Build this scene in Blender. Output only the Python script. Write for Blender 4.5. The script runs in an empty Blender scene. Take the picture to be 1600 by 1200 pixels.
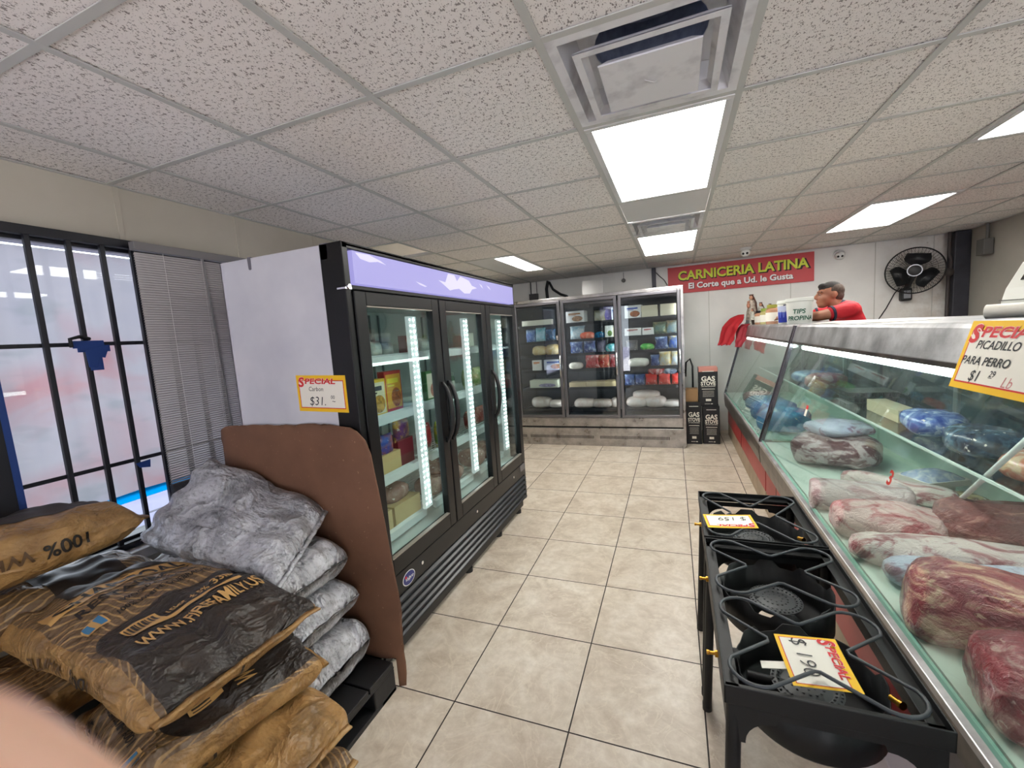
import bpy, math, random
from mathutils import Vector, Matrix, noise
random.seed(7)
S = bpy.context.scene
C = S.collection
# ------------------------------------------------------------------ camera, world, exposure
F_PX, YAW, TILT, ROLL, CAM_Z = 663.7, .3733, 1.4611, -.0691, 1.565
cam = bpy.data.objects.new('camera', bpy.data.cameras.new('camera'))
C.objects.link(cam); S.camera = cam
cam.data.sensor_width = 36; cam.data.lens = F_PX / 1600 * 36
cam.data.clip_start = .005; cam.data.clip_end = 200
CAM_R = Matrix.Rotation(YAW, 3, 'Z') @ Matrix.Rotation(TILT, 3, 'X') @ Matrix.Rotation(ROLL, 3, 'Z')
cam.matrix_world = Matrix.Translation((0, 0, CAM_Z)) @ CAM_R.to_4x4()
cam.data.dof.use_dof = True; cam.data.dof.focus_distance = 3.2; cam.data.dof.aperture_fstop = 8.0
S.view_settings.view_transform = 'Standard'; S.view_settings.look = 'None'
S.view_settings.gamma = 1; S.view_settings.use_curve_mapping = False
S.view_settings.exposure = 0.66
W = bpy.data.worlds.new('sky'); S.world = W; W.use_nodes = True
bg = W.node_tree.nodes['Background']; bg.inputs[0].default_value = (.86, .92, 1, 1); bg.inputs[1].default_value = 2.6
sun = bpy.data.objects.new('sun', bpy.data.lights.new('sun', 'SUN')); C.objects.link(sun)
sun.data.energy = 38; sun.data.angle = .01; sun.data.color = (1, .96, .9)
sun.rotation_euler = Vector((-1, -.06, -1.25)).to_track_quat('-Z', 'Y').to_euler()
PANEL_LIGHT = 11.5      # brightness of the ceiling panels
try:
    S.cycles.max_bounces = 10; S.cycles.transparent_max_bounces = 24; S.cycles.diffuse_bounces = 5
    S.cycles.glossy_bounces = 5; S.cycles.use_denoising = True; S.cycles.caustics_reflective = False
    S.cycles.caustics_refractive = False; S.cycles.sample_clamp_indirect = 8
except Exception:
    pass
CEIL = 2.432

# ------------------------------------------------------------------ materials
def srgb(r, g, b):
    def f(c):
        c /= 255
        return c / 12.92 if c <= .04045 else ((c + .055) / 1.055) ** 2.4
    return (f(r), f(g), f(b), 1)
_mats = {}
def nt(name):
    m = bpy.data.materials.new(name); m.use_nodes = True
    t = m.node_tree; return m, t, t.nodes['Principled BSDF']
def nd(t, kind, **kw):
    n = t.nodes.new(kind)
    for k, v in kw.items():
        if k[0] == 'i' and k[1:].isdigit(): n.inputs[int(k[1:])].default_value = v
        elif k in n.inputs.keys(): n.inputs[k].default_value = v
        else: setattr(n, k, v)
    return n
def coords(t, sc=(1, 1, 1), out='Object', rot=(0, 0, 0)):
    tc = nd(t, 'ShaderNodeTexCoord'); mp = nd(t, 'ShaderNodeMapping')
    mp.inputs['Scale'].default_value = sc; mp.inputs['Rotation'].default_value = rot
    t.links.new(tc.outputs[out], mp.inputs[0]); return mp.outputs[0]
def ramp(t, fac, stops, interp='LINEAR'):
    r = nd(t, 'ShaderNodeValToRGB'); r.color_ramp.interpolation = interp
    e = r.color_ramp.elements
    while len(e) < len(stops): e.new(.5)
    for x, (p, c) in zip(e, stops):
        x.position = p; x.color = c if len(c) == 4 else (*c, 1)
    t.links.new(fac, r.inputs[0]); return r.outputs[0]
def noise_tex(t, vec, scale, detail=4, rough=.55, dist=0):
    n = nd(t, 'ShaderNodeTexNoise'); n.inputs['Scale'].default_value = scale
    n.inputs['Detail'].default_value = detail; n.inputs['Roughness'].default_value = rough
    n.inputs['Distortion'].default_value = dist
    t.links.new(vec, n.inputs['Vector']); return n.outputs[0]
def mixc(t, fac, a, b, mode='MIX'):
    m = nd(t, 'ShaderNodeMix', data_type='RGBA', blend_type=mode)
    for sock, v in ((m.inputs[0], fac), (m.inputs[6], a), (m.inputs[7], b)):
        if hasattr(v, 'links'): t.links.new(v, sock)
        else: sock.default_value = v
    return m.outputs[2]
def mth(t, op, a, b=0., c=None):
    m = nd(t, 'ShaderNodeMath', operation=op)
    for i, v in enumerate((a, b, c)):
        if v is None: continue
        if hasattr(v, 'links'): t.links.new(v, m.inputs[i])
        else: m.inputs[i].default_value = v
    return m.outputs[0]
def ridge(t, n):
    return mth(t, 'SUBTRACT', 1, mth(t, 'ABSOLUTE', mth(t, 'SUBTRACT', mth(t, 'MULTIPLY', n, 2.), 1.)))
def bump(t, b, h, strength=.3, dist=.01):
    n = nd(t, 'ShaderNodeBump'); n.inputs['Strength'].default_value = strength
    n.inputs['Distance'].default_value = dist
    t.links.new(h, n.inputs['Height']); t.links.new(n.outputs[0], b.inputs['Normal'])
def M(name, col, rough=.5, metal=0., var=None, bmp=None, coat=0, emit=None, spec=None):
    """plain surface: var=(scale, other colour, low, high) mottling; bmp=(scale, strength, distance)"""
    if name in _mats: return _mats[name]
    m, t, b = nt(name)
    b.inputs['Base Color'].default_value = col; b.inputs['Roughness'].default_value = rough
    b.inputs['Metallic'].default_value = metal
    if coat: b.inputs['Coat Weight'].default_value = coat; b.inputs['Coat Roughness'].default_value = .08
    if spec is not None: b.inputs['Specular IOR Level'].default_value = spec
    if emit:
        b.inputs['Emission Color'].default_value = emit[0]; b.inputs['Emission Strength'].default_value = emit[1]
    if var:
        v = coords(t); n = noise_tex(t, v, var[0])
        c = ramp(t, n, [(var[2] if len(var) > 2 else .35, col), (var[3] if len(var) > 3 else .7, var[1])])
        t.links.new(c, b.inputs['Base Color'])
    if bmp:
        v = coords(t); n = noise_tex(t, v, bmp[0]); bump(t, b, n, bmp[1], bmp[2])
    _mats[name] = m; return m
def glass_mat(name, tint, base=.04, rough=.0, haze=0., hazecol=(.8, .9, .88, 1)):
    """thin window glass: see-through with a mirror share that grows towards grazing; haze adds a dusty film"""
    m, t, b = nt(name); t.nodes.remove(b)
    out = [n for n in t.nodes if n.type == 'OUTPUT_MATERIAL'][0]
    tr = nd(t, 'ShaderNodeBsdfTransparent'); tr.inputs[0].default_value = tint
    gl = nd(t, 'ShaderNodeBsdfGlossy'); gl.inputs['Roughness'].default_value = rough
    lw = nd(t, 'ShaderNodeLayerWeight'); lw.inputs[0].default_value = .5
    f = mth(t, 'ADD', mth(t, 'MULTIPLY', mth(t, 'POWER', lw.outputs['Facing'], 5.), 1 - base), base)
    mx = nd(t, 'ShaderNodeMixShader'); t.links.new(f, mx.inputs[0])
    t.links.new(tr.outputs[0], mx.inputs[1]); t.links.new(gl.outputs[0], mx.inputs[2])
    res = mx.outputs[0]
    if haze:
        df = nd(t, 'ShaderNodeBsdfDiffuse'); df.inputs[0].default_value = hazecol
        m2 = nd(t, 'ShaderNodeMixShader')
        n = noise_tex(t, coords(t, (1, 1, 1)), 5, 5)
        t.links.new(mth(t, 'MULTIPLY', n, haze * 2), m2.inputs[0])
        t.links.new(res, m2.inputs[1]); t.links.new(df.outputs[0], m2.inputs[2]); res = m2.outputs[0]
    t.links.new(res, out.inputs[0]); return m

BLACK = M('black enamel', srgb(11, 11, 13), .36, spec=.35)
BLACKP = M('black plastic', srgb(17, 17, 19), .5)
IRON = M('black powder coated iron', srgb(14, 15, 16), .5, bmp=(160, .15, .001), spec=.35)
WHITE = M('white enamel', srgb(205, 205, 212), .16, var=(3, srgb(190, 190, 200)))
WHITEP = M('white plastic', srgb(228, 228, 226), .4)
PAPER = M('white paper', srgb(232, 228, 216), .7)
YEL = M('yellow print', srgb(240, 190, 20), .6)
REDP = M('red print', srgb(205, 35, 40), .6)
INK = M('dark marker ink', srgb(25, 28, 32), .6)
BRASS = M('brass', srgb(200, 150, 60), .3, 1)
CHROME = M('chrome', srgb(215, 215, 220), .12, 1)
BLUETAPE = M('blue masking tape', srgb(25, 60, 130), .6)
GREYTAPE = M('grey duct tape', srgb(105, 103, 112), .45)
def steel_mat(name, col, rough, axis):
    m, t, b = nt(name); b.inputs['Metallic'].default_value = 1
    sc = [30, 30, 30]; sc[axis] = .6
    n = noise_tex(t, coords(t, tuple(sc)), 6, 3); n2 = noise_tex(t, coords(t), 7, 5, .65)
    t.links.new(ramp(t, n2, [(.3, tuple(c * .52 for c in col[:3])), (.65, col[:3])]), b.inputs['Base Color'])
    t.links.new(mth(t, 'ADD', mth(t, 'MULTIPLY', n2, .25), rough - .1), b.inputs['Roughness'])
    bump(t, b, n, .12, .002); return m
STEEL_Y = steel_mat('brushed steel of the counter', srgb(206, 206, 208), .36, 1)
STEEL_X = steel_mat('brushed steel of the freezer', srgb(196, 192, 190), .28, 0)

# ------------------------------------------------------------------ mesh building
WPOS = {}
class MB:
    def __init__(s): s.v = []; s.f = []; s.m = []
    def add(s, vs, fs, mi=0):
        o = len(s.v); s.v += [Vector(v) for v in vs]
        for f in fs: s.f.append([i + o for i in f]); s.m.append(mi)
    def box(s, x0, x1, y0, y1, z0, z1, mi=0):
        s.add([(x, y, z) for z in (z0, z1) for y in (y0, y1) for x in (x0, x1)],
              [(0, 2, 3, 1), (4, 5, 7, 6), (0, 1, 5, 4), (2, 6, 7, 3), (0, 4, 6, 2), (1, 3, 7, 5)], mi)
    def obox(s, c, a, b, d, mi=0):
        c, a, b, d = map(Vector, (c, a, b, d))
        s.add([c + a * i + b * j + d * k for k in (-1, 1) for j in (-1, 1) for i in (-1, 1)],
              [(0, 2, 3, 1), (4, 5, 7, 6), (0, 1, 5, 4), (2, 6, 7, 3), (0, 4, 6, 2), (1, 3, 7, 5)], mi)
    def quad(s, a, b, c, d, mi=0): s.add([a, b, c, d], [(0, 1, 2, 3)], mi)
    def cyl(s, p0, p1, r0, r1=None, n=16, mi=0, caps=True):
        s.tube([p0, p1], [r0, r0 if r1 is None else r1], n, False, mi, caps)
    def tube(s, pts, r, n=8, closed=False, mi=0, caps=True):
        pts = [Vector(p) for p in pts]; k = len(pts)
        if not isinstance(r, (list, tuple)): r = [r] * k
        up = None; rings = []
        for i, p in enumerate(pts):
            a = pts[(i - 1) % k] if (closed or i) else p; b = pts[(i + 1) % k] if (closed or i < k - 1) else p
            t = (b - a).normalized()
            if up is None:
                up = Vector((0, 0, 1)) if abs(t.z) < .9 else Vector((1, 0, 0))
            up = (up - t * up.dot(t)).normalized(); q = t.cross(up)
            rings.append([p + (up * math.cos(2 * math.pi * j / n) + q * math.sin(2 * math.pi * j / n)) * r[i] for j in range(n)])
        vs = [v for g in rings for v in g]; fs = []
        for i in range(k if closed else k - 1):
            a, b = i * n, ((i + 1) % k) * n
            for j in range(n): fs.append((a + j, a + (j + 1) % n, b + (j + 1) % n, b + j))
        if caps and not closed:
            fs.append(tuple(range(n))[::-1]); fs.append(tuple(range((k - 1) * n, k * n)))
        s.add(vs, fs, mi)
    def lathe(s, prof, c, n=24, mi=0, ax=(0, 0, 1)):
        c = Vector(c); ax = Vector(ax).normalized()
        u = ax.orthogonal().normalized(); w = ax.cross(u); vs = []; fs = []
        for r, z in prof:
            for j in range(n):
                a = 2 * math.pi * j / n; vs.append(c + ax * z + (u * math.cos(a) + w * math.sin(a)) * max(r, 1e-4))
        for i in range(len(prof) - 1):
            for j in range(n): fs.append((i * n + j, i * n + (j + 1) % n, (i + 1) * n + (j + 1) % n, (i + 1) * n + j))
        s.add(vs, fs, mi)
    def ball(s, c, r, n=16, k=10, mi=0, rot=None):
        c = Vector(c); r = (r, r, r) if not isinstance(r, (list, tuple)) else r
        vs = []; fs = []
        for i in range(k + 1):
            th = math.pi * i / k
            for j in range(n):
                a = 2 * math.pi * j / n
                p = Vector((r[0] * math.sin(th) * math.cos(a), r[1] * math.sin(th) * math.sin(a), r[2] * math.cos(th)))
                vs.append(c + (rot @ p if rot else p))
        for i in range(k):
            for j in range(n): fs.append((i * n + j, (i + 1) * n + j, (i + 1) * n + (j + 1) % n, i * n + (j + 1) % n))
        s.add(vs, fs, mi)
    def capsule(s, a, b, r0, r1, mi=0):
        a, b = Vector(a), Vector(b); s.ball(a, r0, 14, 8, mi); s.ball(b, r1, 14, 8, mi); s.cyl(a, b, r0, r1, 14, mi)
    def prism(s, poly, o, u, v, d, mi=0):
        o, u, v, d = map(Vector, (o, u, v, d)); k = len(poly)
        a = [o + u * x + v * y for x, y in poly]
        s.add(a + [p + d for p in a], [tuple(range(k))[::-1], tuple(range(k, 2 * k))] +
              [(i, (i + 1) % k, k + (i + 1) % k, k + i) for i in range(k)], mi)
    def text(s, txt, o, u, v, size, mi=0, align='CENTER', bold=0., shear=0., off=.001, width=None):
        o, u, v = map(Vector, (o, u, v)); n = u.cross(v).normalized()
        vs, fs = text_mesh(txt, bold, shear)
        xs = [p[0] for p in vs]; x0, x1 = min(xs), max(xs); k = size
        kx = width / (x1 - x0) if width else k
        sh = {'CENTER': (x0 + x1) / 2, 'LEFT': x0, 'RIGHT': x1}[align]
        s.add([o + u * ((x - sh) * kx) + v * (y * k) + n * off for x, y in vs], fs, mi)
    def build(s, name, mats, parent=None, bevel=0., smooth=None, seg=2, world=False):
        if parent: off = WPOS.get(parent.name, Vector())
        elif world: off = Vector()
        else:
            lo = [min(v[i] for v in s.v) for i in range(3)]; hi = [max(v[i] for v in s.v) for i in range(3)]
            off = Vector(((lo[0] + hi[0]) / 2, (lo[1] + hi[1]) / 2, lo[2]))
        me = bpy.data.meshes.new(name); me.from_pydata([v - off for v in s.v], [], s.f); me.update()
        if not isinstance(mats, (list, tuple)): mats = [mats]
        for m in mats: me.materials.append(m)
        if len(mats) > 1: me.polygons.foreach_set('material_index', s.m)
        if smooth is not None:
            me.polygons.foreach_set('use_smooth', [True] * len(me.polygons))
            if smooth < 180: me.set_sharp_from_angle(angle=math.radians(smooth))
        o = bpy.data.objects.new(name, me); C.objects.link(o)
        WPOS[o.name] = Vector(off)
        if parent: o.parent = parent
        else: o.location = off
        if bevel:
            b = o.modifiers.new('bevel', 'BEVEL'); b.width = bevel; b.segments = seg; b.limit_method = 'ANGLE'
            b.harden_normals = False
        return o
_txt = {}
def text_mesh(txt, bold=0., shear=0.):
    k = (txt, bold, shear)
    if k not in _txt:
        cu = bpy.data.curves.new('t', 'FONT'); cu.body = txt; cu.size = 1; cu.offset = bold; cu.shear = shear
        cu.resolution_u = 3; cu.fill_mode = 'FRONT'
        o = bpy.data.objects.new('t', cu); C.objects.link(o); bpy.context.view_layer.update()
        me = bpy.data.meshes.new_from_object(o.evaluated_get(bpy.context.evaluated_depsgraph_get()))
        _txt[k] = ([(v.co.x, v.co.y) for v in me.vertices], [tuple(p.vertices) for p in me.polygons])
        bpy.data.objects.remove(o); bpy.data.curves.remove(cu); bpy.data.meshes.remove(me)
    return _txt[k]
def fine_text(txt, bold=0.):
    k = ('fine', txt, bold)
    if k not in _txt:
        import bmesh
        vs, fs = text_mesh(txt, bold, 0); bm = bmesh.new(); bv = [bm.verts.new((x, y, 0)) for x, y in vs]
        for f in fs:
            try: bm.faces.new([bv[i] for i in f])
            except ValueError: pass
        bmesh.ops.triangulate(bm, faces=bm.faces[:])
        for _ in range(5):
            es = [e for e in bm.edges if e.calc_length() > .11]
            if not es: break
            bmesh.ops.subdivide_edges(bm, edges=es, cuts=1); bmesh.ops.triangulate(bm, faces=bm.faces[:])
        bm.verts.index_update()
        _txt[k] = ([(v.co.x, v.co.y) for v in bm.verts], [tuple(v.index for v in f.verts) for f in bm.faces]); bm.free()
    return _txt[k]
def tag(o, label, cat, group=None, kind=None):
    o['label'] = label; o['category'] = cat
    if group: o['group'] = group
    if kind: o['kind'] = kind
    return o
def thing(name, label, cat, loc=(0, 0, 0), group=None):
    o = bpy.data.objects.new(name, None); C.objects.link(o); o.location = loc; o.empty_display_size = .05
    WPOS[o.name] = Vector(loc); return tag(o, label, cat, group)
def struct(mb, name, mats, bevel=0., smooth=None, parent=None):
    o = mb.build(name, mats, parent, bevel, smooth, 2, True)
    if not parent: o['kind'] = 'structure'
    return o
def copy_tree(o, loc=None, label=None, parent=None):
    c = o.copy(); C.objects.link(c)
    if parent: c.parent = parent
    if loc is not None: c.location = loc
    if label: c['label'] = label
    for ch in list(o.children): copy_tree(ch, None, None, c)
    return c
def modif(o, voxel, smooth=4, fac=.6):
    r = o.modifiers.new('remesh', 'REMESH'); r.mode = 'VOXEL'; r.voxel_size = voxel; r.use_smooth_shade = True
    if smooth:
        m = o.modifiers.new('smooth', 'SMOOTH'); m.iterations = smooth; m.factor = fac
    return o
# ================================================================== THE SETTING
XL, XR, YB, YF = -2.56, 3.2, 6.78, -2.4
FX0, FY0, FS, FYAW = -.4253, 4.510, .508, .0062
def floor_mat():
    m, t, b = nt('beige marbled floor tile'); tc = nd(t, 'ShaderNodeTexCoord')
    mp = nd(t, 'ShaderNodeMapping', vector_type='POINT')
    mp.inputs['Rotation'].default_value = (0, 0, -FYAW)
    mp.inputs['Location'].default_value = (-FX0, -FY0 % FS, 0)
    t.links.new(tc.outputs['Object'], mp.inputs[0])
    sp = nd(t, 'ShaderNodeSeparateXYZ'); t.links.new(mp.outputs[0], sp.inputs[0])
    def cell(s_):
        d = mth(t, 'DIVIDE', s_, FS); fl = mth(t, 'FLOOR', d); fr = mth(t, 'SUBTRACT', d, fl)
        return fl, mth(t, 'SUBTRACT', .5, mth(t, 'ABSOLUTE', mth(t, 'SUBTRACT', fr, .5)))
    cx, ex = cell(sp.outputs[0]); cy, ey = cell(sp.outputs[1])
    e = mth(t, 'MINIMUM', ex, ey)
    grout = mth(t, 'LESS_THAN', e, .0058)
    cb = nd(t, 'ShaderNodeCombineXYZ'); t.links.new(cx, cb.inputs[0]); t.links.new(cy, cb.inputs[1])
    wn = nd(t, 'ShaderNodeTexWhiteNoise', noise_dimensions='3D'); t.links.new(cb.outputs[0], wn.inputs['Vector'])
    vo = nd(t, 'ShaderNodeVectorMath', operation='MULTIPLY_ADD')
    t.links.new(wn.outputs['Color'], vo.inputs[0]); vo.inputs[1].default_value = (9, 9, 9); t.links.new(mp.outputs[0], vo.inputs[2])
    n1 = noise_tex(t, vo.outputs[0], 5.5, 8, .62, .7); n2 = noise_tex(t, vo.outputs[0], 26, 6, .65)
    n3 = noise_tex(t, vo.outputs[0], 3.2, 5, .5, 2.5)
    base = ramp(t, n1, [(.32, srgb(184, 168, 150)), (.5, srgb(211, 198, 181)), (.66, srgb(224, 214, 200))])
    base = mixc(t, ramp(t, n2, [(.35, (0, 0, 0)), (.7, (.45, .45, .45))]), base, srgb(172, 154, 134))
    vein = ramp(t, mth(t, 'ABSOLUTE', mth(t, 'SUBTRACT', n3, .5)), [(.0, (.5, .5, .5)), (.016, (0, 0, 0))])
    base = mixc(t, vein, base, srgb(222, 211, 192))
    base = mixc(t, mth(t, 'MULTIPLY', wn.outputs['Value'], .13), base, srgb(164, 146, 126))
    col = mixc(t, grout, base, srgb(44, 34, 30))
    t.links.new(col, b.inputs['Base Color'])
    t.links.new(mth(t, 'ADD', mth(t, 'MULTIPLY', grout, .4), mth(t, 'ADD', .24, mth(t, 'MULTIPLY', n2, .22))), b.inputs['Roughness'])
    bump(t, b, mth(t, 'ADD', mth(t, 'SUBTRACT', 1, grout), mth(t, 'MULTIPLY', n1, .12)), .5, .0025)
    return m
mb = MB(); mb.box(XL - .15, XR + .15, YF, YB + .15, -.08, 0); struct(mb, 'floor', floor_mat())
mb = MB(); mb.box(1.47, 2.6, 2.2, 6.6, .001, .14); struct(mb, 'floor_platform', M('dark duckboard', srgb(70, 66, 62), .7))

def wall_mat(name, c1, c2, stain=None):
    m, t, b = nt(name); v = coords(t); n = noise_tex(t, v, 1.6, 5)
    col = ramp(t, n, [(.35, c1), (.65, c2)])
    if stain:   # brownish damp stains by the corner
        sp = nd(t, 'ShaderNodeSeparateXYZ'); t.links.new(v, sp.inputs[0])
        g = nd(t, 'ShaderNodeMapRange'); g.inputs[1].default_value = stain[0]; g.inputs[2].default_value = stain[1]
        t.links.new(sp.outputs[0], g.inputs[0])
        k = mth(t, 'MULTIPLY', g.outputs[0], ramp(t, noise_tex(t, v, 3.5, 6, .7), [(.4, (.15, .15, .15)), (.62, (1, 1, 1))]))
        col = mixc(t, mth(t, 'MULTIPLY', k, .55), col, srgb(150, 122, 78))
        d = ramp(t, noise_tex(t, v, 24, 3, .6), [(.69, (0, 0, 0)), (.73, (1, 1, 1))])
        col = mixc(t, mth(t, 'MULTIPLY', d, mth(t, 'MULTIPLY', g.outputs[0], .6)), col, srgb(95, 70, 45))
    t.links.new(col, b.inputs['Base Color']); b.inputs['Roughness'].default_value = .55
    bump(t, b, noise_tex(t, v, 60, 3), .06, .002); return m
WALLB = wall_mat('painted wall panel', srgb(222, 220, 217), srgb(234, 232, 228), (2.2, 3.25))
WALLL = wall_mat('cream wall board', srgb(188, 182, 168), srgb(200, 194, 180))
WALLR = wall_mat('grey side wall', srgb(150, 147, 138), srgb(165, 160, 150))
mb = MB(); mb.box(XL - .15, XR + .15, YB, YB + .12, 0, CEIL + .36); struct(mb, 'wall_back', WALLB)
mb = MB(); mb.box(XR, XR + .12, YF, YB, 0, CEIL + .36); struct(mb, 'wall_right', WALLR)
SWX0, SWX1, SWZ0, SWZ1 = -2.1, 2.95, .2, 2.35      # unseen shop front window, added to bring daylight onto the near ceiling
mb = MB(); mb.box(XL - .15, SWX0, YF - .12, YF, 0, CEIL + .36); mb.box(SWX1, XR + .15, YF - .12, YF, 0, CEIL + .36)
mb.box(-1.35, .45, YF - .12, YF, 0, CEIL + .36); mb.box(SWX0, SWX1, YF - .12, YF, 0, SWZ0); mb.box(SWX0, SWX1, YF - .12, YF, SWZ1, CEIL + .36); struct(mb, 'wall_front', WALLB)
mb = MB()
for x in (SWX0, -1.35, .45, 1.7, SWX1): mb.box(x - .03, x + .03, YF - .09, YF - .03, SWZ0, SWZ1)
mb.box(SWX0, SWX1, YF - .09, YF - .03, SWZ0, SWZ0 + .05); mb.box(SWX0, SWX1, YF - .09, YF - .03, SWZ1 - .05, SWZ1); struct(mb, 'added_shop_window', M('black window frame', srgb(20, 22, 32), .45), .004)
WZ0, WZ1, WY0, WY1 = .66, 2.165, -1.6, 2.9     # window opening in the left wall
mb = MB()
mb.box(XL - .15, XL, YF, YB, 0, WZ0); mb.box(XL - .15, XL, YF, YB, WZ1, CEIL + .36)
mb.box(XL - .15, XL, YF, WY0, WZ0, WZ1); mb.box(XL - .15, XL, WY1, YB, WZ0, WZ1)
struct(mb, 'wall_left', WALLL)
mb = MB()      # thin cover strips over the joints of the wall boards
for y in (1.36, 1.98, 2.6): mb.box(XL, XL + .004, y - .012, y + .012, WZ1 + .01, CEIL)
struct(mb, 'trim_2', WALLL, .001)
mb = MB()
for x in (.45, 1.45, 2.36, 2.93): mb.box(x - .004, x + .004, YB - .003, YB, 0, CEIL)
struct(mb, 'trim_3', M('joint strip', srgb(188, 185, 178), .6))
mb = MB(); mb.box(XL - .02, XL + .1, WY0, WY1, WZ0 - .05, WZ0)
struct(mb, 'trim_4', M('white window ledge', srgb(215, 213, 214), .5), .004)

# ceiling: lay-in tiles between metal bars
def tile_mat():
    m, t, b = nt('fissured ceiling tile'); v = coords(t, (1, 1, 0))
    def specks(sc, rot, th):
        vv = coords(t, sc, 'Object', (0, 0, rot))
        vo = nd(t, 'ShaderNodeTexVoronoi', voronoi_dimensions='2D'); vo.inputs['Scale'].default_value = 1
        t.links.new(vv, vo.inputs['Vector'])
        return mth(t, 'LESS_THAN', vo.outputs['Distance'], mth(t, 'MULTIPLY', ramp(t, noise_tex(t, v, 55, 2), [(.4, (0, 0, 0)), (.75, (1, 1, 1))]), th))
    s = mth(t, 'MAXIMUM', specks((110, 58, 1), .5, .44), specks((170, 130, 1), .2, .38))
    n = noise_tex(t, v, 1.3, 4)
    col = ramp(t, n, [(.35, srgb(236, 231, 228)), (.65, srgb(243, 239, 236))])
    t.links.new(mixc(t, mth(t, 'MULTIPLY', s, .8), col, srgb(112, 102, 98)), b.inputs['Base Color'])
    b.inputs['Roughness'].default_value = .9
    bump(t, b, mth(t, 'SUBTRACT', 1, s), .5, .003); return m
GX = lambda j: -.973 + .61 * j
GY = lambda i: .7205 + .61 * i
SKIP = set()
LIGHTS = [(2, 1), (6, 1), (6, 4), (2, 4)]
for i, j in LIGHTS: SKIP |= {(i, j), (i + 1, j)}
SKIP |= {(1, 1), (5, 1)}; SKIP |= {(6, -2), (7, -2)}; SKIP |= {(4, -3), (4, 1)}
mb = MB()
mb.box(XL, XR, YF, YB, CEIL + .32, CEIL + .35)
for i in range(-6, 11):
    for j in range(-3, 7):
        if (i, j) in SKIP: continue
        x0, x1, y0, y1 = max(GX(j) + .004, XL), min(GX(j + 1) - .004, XR), max(GY(i) + .004, YF), min(GY(i + 1) - .004, YB)
        if x1 - x0 < .03 or y1 - y0 < .03: continue
        z = CEIL + .005 + random.uniform(0, .003)
        mb.box(x0, x1, y0, y1, z, z + .016)
struct(mb, 'ceiling', tile_mat())
BAR = M('painted ceiling bar', srgb(192, 193, 190), .45)
mb = MB()
for j in range(-2, 7): mb.box(GX(j) - .0125, GX(j) + .0125, YF, YB, CEIL, CEIL + .004); mb.box(GX(j) - .002, GX(j) + .002, YF, YB, CEIL + .004, CEIL + .03)
for i in range(-5, 10):
    for j in range(-3, 7):
        if (i - 1, j) in SKIP and (i, j) in SKIP and (i, j) not in ((4, 1), (6, 1), (2, 1)): continue
        x0, x1 = max(GX(j) + .0125, XL), min(GX(j + 1) - .0125, XR)
        if x1 - x0 < .02: continue
        mb.box(x0, x1, GY(i) - .0125, GY(i) + .0125, CEIL + .0005, CEIL + .004); mb.box(x0, x1, GY(i) - .002, GY(i) + .002, CEIL + .004, CEIL + .03)
for a in ((XL, XL + .02, YF, YB), (XR - .02, XR, YF, YB), (XL, XR, YB - .02, YB)): mb.box(*a, CEIL - .001, CEIL + .003)
struct(mb, 'trim_1', BAR)
def emis(name, c, k):
    m, t, b = nt(name); b.inputs['Base Color'].default_value = (.8, .8, .8, 1)
    b.inputs['Emission Color'].default_value = c; b.inputs['Emission Strength'].default_value = k; return m
LAMP = emis('lit light panel', (1, .985, .93, 1), PANEL_LIGHT)
PANELW = M('white panel frame', srgb(214, 214, 216), .4)
def light_panel(x0, x1, y0, y1, label, group=None):
    t = thing('ceiling_light', label, 'light', ((x0 + x1) / 2, (y0 + y1) / 2, CEIL), group)
    f = MB(); w = .03
    f.box(x0, x1, y0, y0 + w, CEIL - .003, CEIL + .02); f.box(x0, x1, y1 - w, y1, CEIL - .003, CEIL + .02)
    f.box(x0, x0 + w, y0 + w, y1 - w, CEIL - .003, CEIL + .02); f.box(x1 - w, x1, y0 + w, y1 - w, CEIL - .003, CEIL + .02)
    f.build('light_frame', PANELW, t, .002)
    d = MB(); d.box(x0 + w, x1 - w, y0 + w, y1 - w, CEIL + .002, CEIL + .012); d.build('diffuser', LAMP, t)
    return t
LL = ['large square-looking lit ceiling panel just past the open vent above the aisle',
      'lit ceiling panel nearest the red shop sign, above the steel freezer',
      'lit slanting ceiling panel above the meat counter, left of the wall fan',
      'lit ceiling panel cut off at the photo\'s right edge, above the meat counter']
for (i, j), l in zip(LIGHTS, LL):
    light_panel(GX(j) + .0125, GX(j + 1) - .0125, GY(i) + .0125, GY(i + 2) - .0125, l, 'ceiling light panels')
light_panel(-1.87, -1.59, GY(6) + .0125, GY(8) - .0125, 'small narrow lit ceiling panel above the black cooler\'s far end', 'ceiling light panels')
mb = MB(); mb.box(GX(-2), -1.875, GY(6), GY(8), CEIL + .005, CEIL + .02); mb.box(GX(1) + .013, GX(2) - .013, GY(4) + .013, GY(5) - .013, CEIL + .004, CEIL + .02); struct(mb, 'ceiling_panel', PANELW)
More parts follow.
